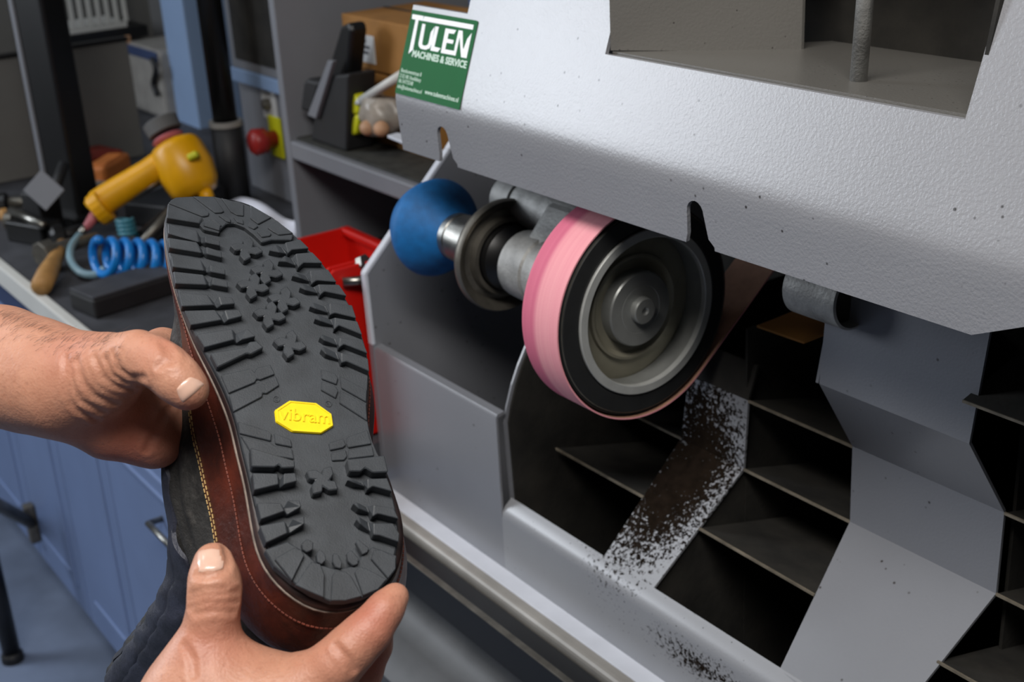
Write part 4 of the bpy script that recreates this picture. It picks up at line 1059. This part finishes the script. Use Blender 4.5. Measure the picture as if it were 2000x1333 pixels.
bar('rasp', 'short black rasp in front of the post', 'rasp', 112, 462, 160, 452, .02, .014, 'blackmatte', 6, None, 'black')
vb = thing('bench_clamp', 'small black bench clamp beside the grey card', 'clamp', tuple(PZ(ZB, 55, 470)))
q0 = PZ(ZB, 50, 475)
G().box(q0+(0, .02, .02), (.10, .05, .04), rz(.4)).make('jaw', 'black', vb, bevel=.004)
G().box(q0+(-.03, .05, .05), (.05, .05, .07), rz(.4)).make('jaw', 'blackmatte', vb, bevel=.004)
G().tube([q0+(-.06, .0, .05), q0+(.07, .02, .045)], .008, 8).make('screw', 'steel', vb, smooth=True)
G().tube([q0+(.02, .05, .07), q0+(-.01, .10, .13)], .010, 8).make('handle', 'blackmatte', vb, smooth=True)
tc = Q(86, 372, 2.40); 
tag(G().box(tc, (.055, .004, .05), np.stack([RT*.75-UP*.66, -FW, UP*.75+RT*.66], 1)).make('tag_card', 'shelfgrey', bevel=.001), 'grey card leaning against the black post', 'card')
# things behind the post
def blk(name, label, cat, x0, x1, y0, y1, Yv, dep, m, bev=.004, rot=0):
    a, b = PY(Yv, x0, y1), PY(Yv, x1, y0); c = (a+b)/2
    return tag(G().box(c+(0, dep/2, 0), (abs(b[0]-a[0]), dep, abs(b[2]-a[2])), rz(rot)).make(name, m, bevel=bev), label, cat)
def lay(name, label, cat, x0, y0, x1, y1, w, h, m, z=0.):
    a, b = PZ(ZB+z, x0, y0), PZ(ZB+z, x1, y1); R3 = frame((0, 0, 1), b-a); l_ = np.linalg.norm(b-a)
    t = thing(name, label, cat, tuple((a+b)/2))
    G().box((a+b)/2+R3[:, 1]*w/2+(0, 0, h/2), (l_, w, h), R3).make('body', m, t, bevel=min(w, h)*.2, seg=3)
    G().box((a+b)/2+R3[:, 1]*w/2+(0, 0, h), (l_*.7, w*.7, .004), R3).make('top', m, t, bevel=.001)
    return t
lay('folded_cloth', 'dark red folded cloth on the bench behind the sander handle', 'cloth', 168, 352, 250, 330, .10, .045, 'redcloth')
lay('wooden_block', 'orange wooden block against the yellow sander handle', 'block', 212, 372, 262, 340, .05, .05, 'orange')
lay('rag', 'pale crumpled rag left of the orange block', 'rag', 168, 385, 214, 372, .05, .02, 'plasticbag')
# sheet of paper behind the boot toe
p0 = [PZ(ZB+.004, 430, 400), PZ(ZB+.004, 490, 392), PZ(ZB+.04, 600, 440), PZ(ZB+.004, 580, 470), PZ(ZB+.002, 470, 420)]
pg = G(); rows = []
for u in np.linspace(0, 1, 10):
    l_ = p0[0]*(1-u)+p0[3]*u; r_ = p0[1]*(1-u)+p0[2]*u
    rows.append([l_*(1-v)+r_*v+(0, 0, .012*math.sin(v*3.1)+.006*math.sin(u*7)) for v in np.linspace(0, 1, 8)])
V = [p for r in rows for p in r]; n_ = len(V); Fc = []
for i in range(9):
    for j in range(7): a = i*8+j; Fc.append((a, a+1, a+9, a+8))
tag(mesh('paper_sheet', V, Fc, 'paper', smooth=True), 'curled white sheet of paper behind the boot toe', 'paper').modifiers.new('s', 'SOLIDIFY').thickness = .0006
# --- shelf unit left of the machine
YS = .22
xs = PY(YS, 566, 276)[0]; zs = PY(YS, 690, 321)[2]
su = thing('shelf_unit', 'grey open shelf unit between the bench and the machine', 'shelf', (xs+.3, .4, ZB))
G().bb((xs-.02, YS, ZB+.001), (xs, .61, 1.6)).make('side_panel', 'shelfgrey', su, bevel=.0015)
G().bb((xs, YS, zs-.03), (-.47, .61, zs)).make('shelf_board', 'shelfgrey', su, bevel=.003)
G().bb((xs, .60, ZB+.001), (-.47, .612, 1.6)).make('back_board', 'walldark', su)
G().bb((-.475, YS, ZB+.001), (-.46, .61, 1.6)).make('side_panel', 'shelfgrey', su)
tag(G().bb((xs+.004, YS+.012, zs+.0005), (-.478, .595, zs+.005)).make('shelf_mat', 'shelfmat'), 'dark rubber mat lying on the grey shelf', 'mat')
zm = zs+.0055
# cardboard boxes
def carton(name, label, x0, x1, y0, y1, Yv, dep, lab, zlo):
    a, b = PY(Yv, x0, y1), PY(Yv, x1, y0); a[2] = max(a[2], zlo); b[2] = PY(Yv, x0, y0)[2]
    t = thing(name, label, 'box', ((a[0]+b[0])/2, Yv+dep/2, a[2]), 'cartons on the grey shelf')
    bd = G().bb((a[0], Yv, a[2]), (b[0], Yv+dep, b[2])).make('carton_body', 'card', t, bevel=.002)
    G().bb((a[0]+.002, Yv+dep*.48, b[2]), (b[0]-.002, Yv+dep*.52, b[2]+.001)).make('flap_seam', 'void', t)
    l0, l1 = PY(Yv, lab[0], lab[3]), PY(Yv, lab[1], lab[2]); l1[2] = PY(Yv, lab[0], lab[2])[2]
    lb = G().bb((l0[0], Yv-.001, l0[2]), (l1[0], Yv, l1[2])).make('label', 'label', t)
    h_ = (l1[2]-l0[2]); w_ = l1[0]-l0[0]
    g = G()
    for k, ww in ((.78, .6), (.56, .7), (.36, .65)): g.bb((l0[0]+w_*.15, Yv-.0014, l0[2]+h_*(k-.06)), (l0[0]+w_*(.15+ww), Yv-.001, l0[2]+h_*(k+.06)))
    g.make('printed_lines', 'ink', lb)
    return t, a, b
YQ = .31
zt1 = PY(YQ, 672, 128)[2]
t1, a1, b1_ = carton('carton', 'lower brown carton with a white label, standing on the grey shelf', 672, 835, 128, 290, YQ, .17, (684, 726, 142, 178), zm)
t2, a2, b2 = carton('carton', 'upper brown carton with a white label, stacked on the other carton', 676, 840, 28, 127, YQ, .16, (676, 729, 60, 112), zt1+.003)
# black wedge shaped holder
def PYm(Yv, x, y): p = PY(Yv, x, y); p[2] = max(p[2], zm); return p
wa = PY(.25, 600, 262)
hd = thing('stand_holder', 'black wedge shaped holder with a slim upright back on the grey shelf', 'holder', (wa[0]+.06, .27, zm))
G().prism([PYm(.24, x, y) for x, y in ((608, 290), (676, 300), (680, 145), (640, 148), (625, 160))], (0, .05, 0)).make('body', 'blackmatte', hd, bevel=.004)
G().prism([PYm(.255, x, y) for x, y in ((632, 160), (676, 160), (686, 60), (680, 44), (665, 50))], (0, .03, 0)).make('upright_back', 'black', hd, bevel=.006)
G().prism([PYm(.235, x, y) for x, y in ((585, 216), (607, 222), (624, 160), (598, 154), (592, 160))], (0, .03, 0)).make('side_lever', 'blackmatte', hd, bevel=.006)
G().prism([PYm(.232, x, y) for x, y in ((600, 225), (616, 232), (650, 120), (640, 118))], (0, .008, 0)).make('pale_strip', 'shelfgrey', hd, bevel=.001)
# lime strap, bag of parts, white tube
gy = thing('lime_clip', 'small lime green clip beside the black holder', 'clip', tuple(PZ(zm, 693, 262)))
G().prism([PYm(.25, x, y) for x, y in ((682, 215), (690, 182), (702, 200), (698, 222), (690, 226))], (0, .02, 0)).make('loop', 'lime', gy, bevel=.004)
G().prism([PYm(.25, x, y) for x, y in ((680, 262), (690, 224), (703, 226), (694, 262), (686, 266))], (0, .02, 0)).make('loop', 'lime', gy, bevel=.004)
pbg = thing('plastic_bag', 'cloudy plastic bag of small parts in front of the cartons', 'bag', tuple(PZ(zm, 740, 262)))
def blob(c, rx, ry, rz_, name, m, parent, seed=0, amp=.18):
    bm = bmesh.new(); bmesh.ops.create_icosphere(bm, subdivisions=3, radius=1); V = []; r2 = random.Random(seed); ph = [r2.uniform(0, 6) for _ in range(6)]
    for v in bm.verts:
        p = np.array(v.co); k = 1+amp*(math.sin(4*p[0]+ph[0])*math.sin(3.4*p[1]+ph[1])+.6*math.sin(7*p[2]+ph[2])*math.sin(6*p[0]+ph[3])); V.append(np.asarray(c)+p*k*np.array([rx, ry, rz_]))
    Fc = [[v.index for v in f.verts] for f in bm.faces]; bm.free(); return mesh(name, V, Fc, m, parent, smooth=True)
blob(PY(.265, 742, 222), .05, .028, .034, 'bag', 'plasticbag', pbg, 3)
blob(PY(.24, 718, 250), .013, .012, .012, 'wooden_knob', 'tan', pbg, 4, .03)
blob(PY(.24, 745, 252), .013, .012, .012, 'wooden_knob', 'tan', pbg, 5, .03)
tb_a, tb_b = PY(.25, 706, 196), PY(.25, 790, 142)
wtb = thing('white_tube', 'slim white tube lying over the plastic bag', 'tube', tuple((tb_a+tb_b)/2-(0, 0, .01)))
G().tube([tb_a, tb_b], .0065, 10).make('barrel', 'white_trim', wtb, smooth=True); G().tube([tb_a, tb_a*1.12-tb_b*.12], [.0065, .003], 10).make('tip', 'white_edge', wtb, smooth=True)
# red plastic bins in the lower compartment, full of metal parts
def bin_(label, xa, xb, y0, y1, z0, z1, front):
    t = thing('parts_bin', label, 'bin', ((xa+xb)/2, (y0+y1)/2, z0), 'red parts bins under the shelf')
    w_ = .004; g = G()
    g.bb((xa, y0, z0), (xb, y1, z0+w_)); g.bb((xa, y1-w_, z0), (xb, y1, z1)); 
    for xx in (xa, xb-w_): g.prism([(xx, y0, z0), (xx, y1, z0), (xx, y1, z1), (xx, y0+.05, z1), (xx, y0, z0+(z1-z0)*front)], (w_, 0, 0))
    g.bb((xa, y0, z0), (xb, y0+w_, z0+(z1-z0)*front)); g.make('bin_body', 'red', t, bevel=.0015)
    G().bb((xa-.003, y0-.006, z0+(z1-z0)*front-.012), (xb+.003, y0+.004, z0+(z1-z0)*front)).make('front_lip', 'red', t, bevel=.003)
    g = G(); g.bb((xa-.004, y1-.012, z1-.012), (xb+.004, y1+.004, z1)); g.make('back_rim', 'red', t, bevel=.003)
    return t
def fill_bin(xa, xb, y0, y1, z, seed, grp, lab):
    r2 = random.Random(seed)
    for k in range(7):
        a = np.array([r2.uniform(xa+.02, xb-.05), r2.uniform(y0+.02, y1-.03), z+r2.uniform(0, .02)]); dr = np.array([r2.uniform(-1, 1), r2.uniform(-1, 1), r2.uniform(-.1, .5)]); dr /= np.linalg.norm(dr)
        t = thing('bolt', lab, 'bolt', tuple(a), grp)
        G().tube([a, a+dr*.035], .006, 8).make('shank', 'steel', t, smooth=True); G().lathe([(0, .011), (.008, .011)], a+dr*.035, dr, 6).make('head', 'steel', t)
xl0 = PY(.10, 560, 470)[0]
zb1 = PY(.20, 660, 438)[2]
bin_('large red plastic parts bin at the back, under the grey shelf', xl0, -.60, .03, .205, ZB+.002, zb1, .45)
fill_bin(xl0+.08, -.62, .05, .19, ZB+.03, 2, 'bolts in the back red bin', 'steel bolt in the large back red bin')
xq0 = PY(-.06, 655, 520)[0]
zq = PY(-.02, 690, 492)[2]
bin_('smaller red plastic parts bin standing in front, beside the machine side plate', xq0, -.47, -.12, .01, ZB+.002, zq, .86)
fill_bin(xq0, -.48, -.11, .0, zq-.035, 5, 'bolts in the front red bin', 'steel bolt in the smaller front red bin')
# --- control box with emergency stop, between pole and shelf unit
YC = .36
cx0, cx1 = PY(YC, 470, 200)[0], xs-.024
cbx = thing('control_cabinet', 'grey control cabinet with a framed door behind the black pole', 'cabinet', ((cx0+cx1)/2, .45, ZB))
G().bb((cx0, YC, ZB+.001), (cx1, .61, 1.62)).make('body', 'shelfgrey', cbx, bevel=.003)
zr0, zr1 = PY(YC, 505, 166)[2], PY(YC, 505, 140)[2]
dr_ = G().bb((cx0+.01, YC-.012, zr1), (cx1-.006, YC, 1.62)).make('window_frame', 'shelfgrey', cbx, bevel=.002)
G().bb((cx0+.035, YC-.014, zr1+.02), (cx1-.03, YC-.011, 1.60)).make('dark_pane', 'void', dr_)
G().bb((cx0+.005, YC-.016, zr0), (cx1-.004, YC, zr1)).make('rail', 'bluepanel', cbx, bevel=.002)
es = PY(YC, 545, 270)
G().bb((es[0]-.03, YC-.006, max(es[2]-.038, ZB+.003)), (es[0]+.02, YC, es[2]+.042)).make('yellow_plate', 'lime', cbx, bevel=.002)
G().lathe([(0, .016), (.02, .016), (.022, .024), (.045, .026), (.052, .020), (.054, 0)], (es[0]-.005, YC-.005, es[2]), (0, -1, 0), 24).make('emergency_button', 'redbutton', cbx, smooth=True)
kp = PY(YC, 527, 202)
lbp = G().bb((kp[0]-.03, YC-.002, kp[2]-.03), (kp[0]+.03, YC, kp[2]+.04)).make('notice', 'label', cbx)
G().lathe([(0, .010), (.012, .010), (.014, .006)], (kp[0], YC-.002, kp[2]), (0, -1, 0), 16).make('key_switch', 'dark_steel', cbx)
# --- pale blue pilaster and grey panel behind the pole
c0_, c1_x = PY(.50, 326, 100)[0], PY(.50, 368, 100)[0]
struct(G().bb((c0_, .50, 0), (c1_x, .62, 2.7)).make('trim_1', 'bluepanel', bevel=.004))
# wall box with a dial cover
wb0, wb1 = PY(.50, 280, 208), PY(.50, 333, 98)
wbx = thing('switch_box', 'grey rounded switch box with an S shaped grip on the back wall', 'switch box', ((wb0[0]+wb1[0])/2, .52, wb0[2]))
G().bb((wb0[0], .47, wb0[2]), (wb1[0]-.02, .62, wb1[2])).make('housing', 'rail_light', wbx, bevel=.014, seg=3)
G().bb((wb0[0]+.004, .468, wb1[2]-.03), (wb1[0]-.024, .474, wb1[2]-.004)).make('cap_band', 'plinth', wbx, bevel=.004)
mc_ = PY(.465, 305, 150); sS = []
for t in np.linspace(0, 1, 30):
    a = t*2*math.pi; sS.append(mc_+np.array([.016*math.sin(a), -.004, .045*(1-2*t)]))
G().tube(sS, .007, 8).make('grip', 'blackmatte', wbx, smooth=True)
# wall shelf with a ribbed tray
XW = -2.6
ws0, ws1 = PX(XW, 88, 60), PX(XW, 292, 72)
sh = thing('wall_shelf', 'black shelf with brass fittings high on the end wall', 'shelf', (XW, (ws0[1]+ws1[1])/2, ws0[2]-.05))
G().bb((-2.8, ws0[1]-.02, ws0[2]-.05), (XW, ws1[1], ws0[2]-.02)).make('board', 'black', sh, bevel=.003)
for fy in (.15, .75): G().box((XW-.02, ws0[1]*(1-fy)+ws1[1]*fy, ws0[2]-.055), (.05, .03, .03)).make('fitting', 'tan', sh, bevel=.003)
ty0, ty1 = PX(XW, 105, 20)[1], PX(XW, 250, 40)[1]; tz = ws0[2]-.0195
tr = thing('ribbed_tray', 'white slatted plastic tray on the black wall shelf', 'tray', (XW-.08, (ty0+ty1)/2, tz))
G().bb((-2.78, ty0, tz), (XW-.01, ty1, tz+.012)).make('tray_base', 'white_trim', tr)
for yy in np.linspace(ty0, ty1, 9): G().bb((XW-.02, yy-.006, tz+.012), (XW-.01, yy+.006, tz+.13)).make('slat', 'white_trim', tr, bevel=.002)
G().bb((XW-.022, ty0-.012, tz+.13), (XW-.008, ty1+.012, tz+.15)).make('tray_rim', 'white_trim', tr, bevel=.003)
# bottle hanging left of the pilaster
bt = PY(.47, 312, 70)
btl = thing('spray_bottle', 'small white bottle with an amber base above the switch box', 'bottle', tuple(bt))
bt = np.array([bt[0], .55, wb1[2]+.001])
G().lathe([(0, .022), (.02, .023), (.021, .021)], bt, (0, 0, 1), 16).make('base', 'tan', btl)
G().lathe([(.021, .021), (.05, .021), (.07, .010), (.09, .009)], bt, (0, 0, 1), 16).make('bottle_body', 'paper', btl, smooth=True)
G().tube([bt+(0, 0, .085), bt+(-.01, 0, .11), bt+(-.04, -.0, .115)], .007, 8).make('nozzle', 'white_trim', btl, smooth=True)

# grey partition board closing the left end of the bench
XQ = -2.1
q0, q1 = PX(XQ, 20, 330), PX(XQ, 283, 300)
zt_ = PX(XQ, 283, 74)[2]
pb2 = thing('partition_board', 'plain grey board standing on the bench behind the black post', 'board', (XQ, 0, ZB))
G().bb((XQ-.02, -.195, ZB+.001), (XQ, q1[1], zt_)).make('panel', 'walldark', pb2, bevel=.002)
G().bb((XQ-.024, -.197, zt_), (XQ+.004, q1[1]+.003, zt_+.008)).make('top_edge', 'black', pb2, bevel=.001)
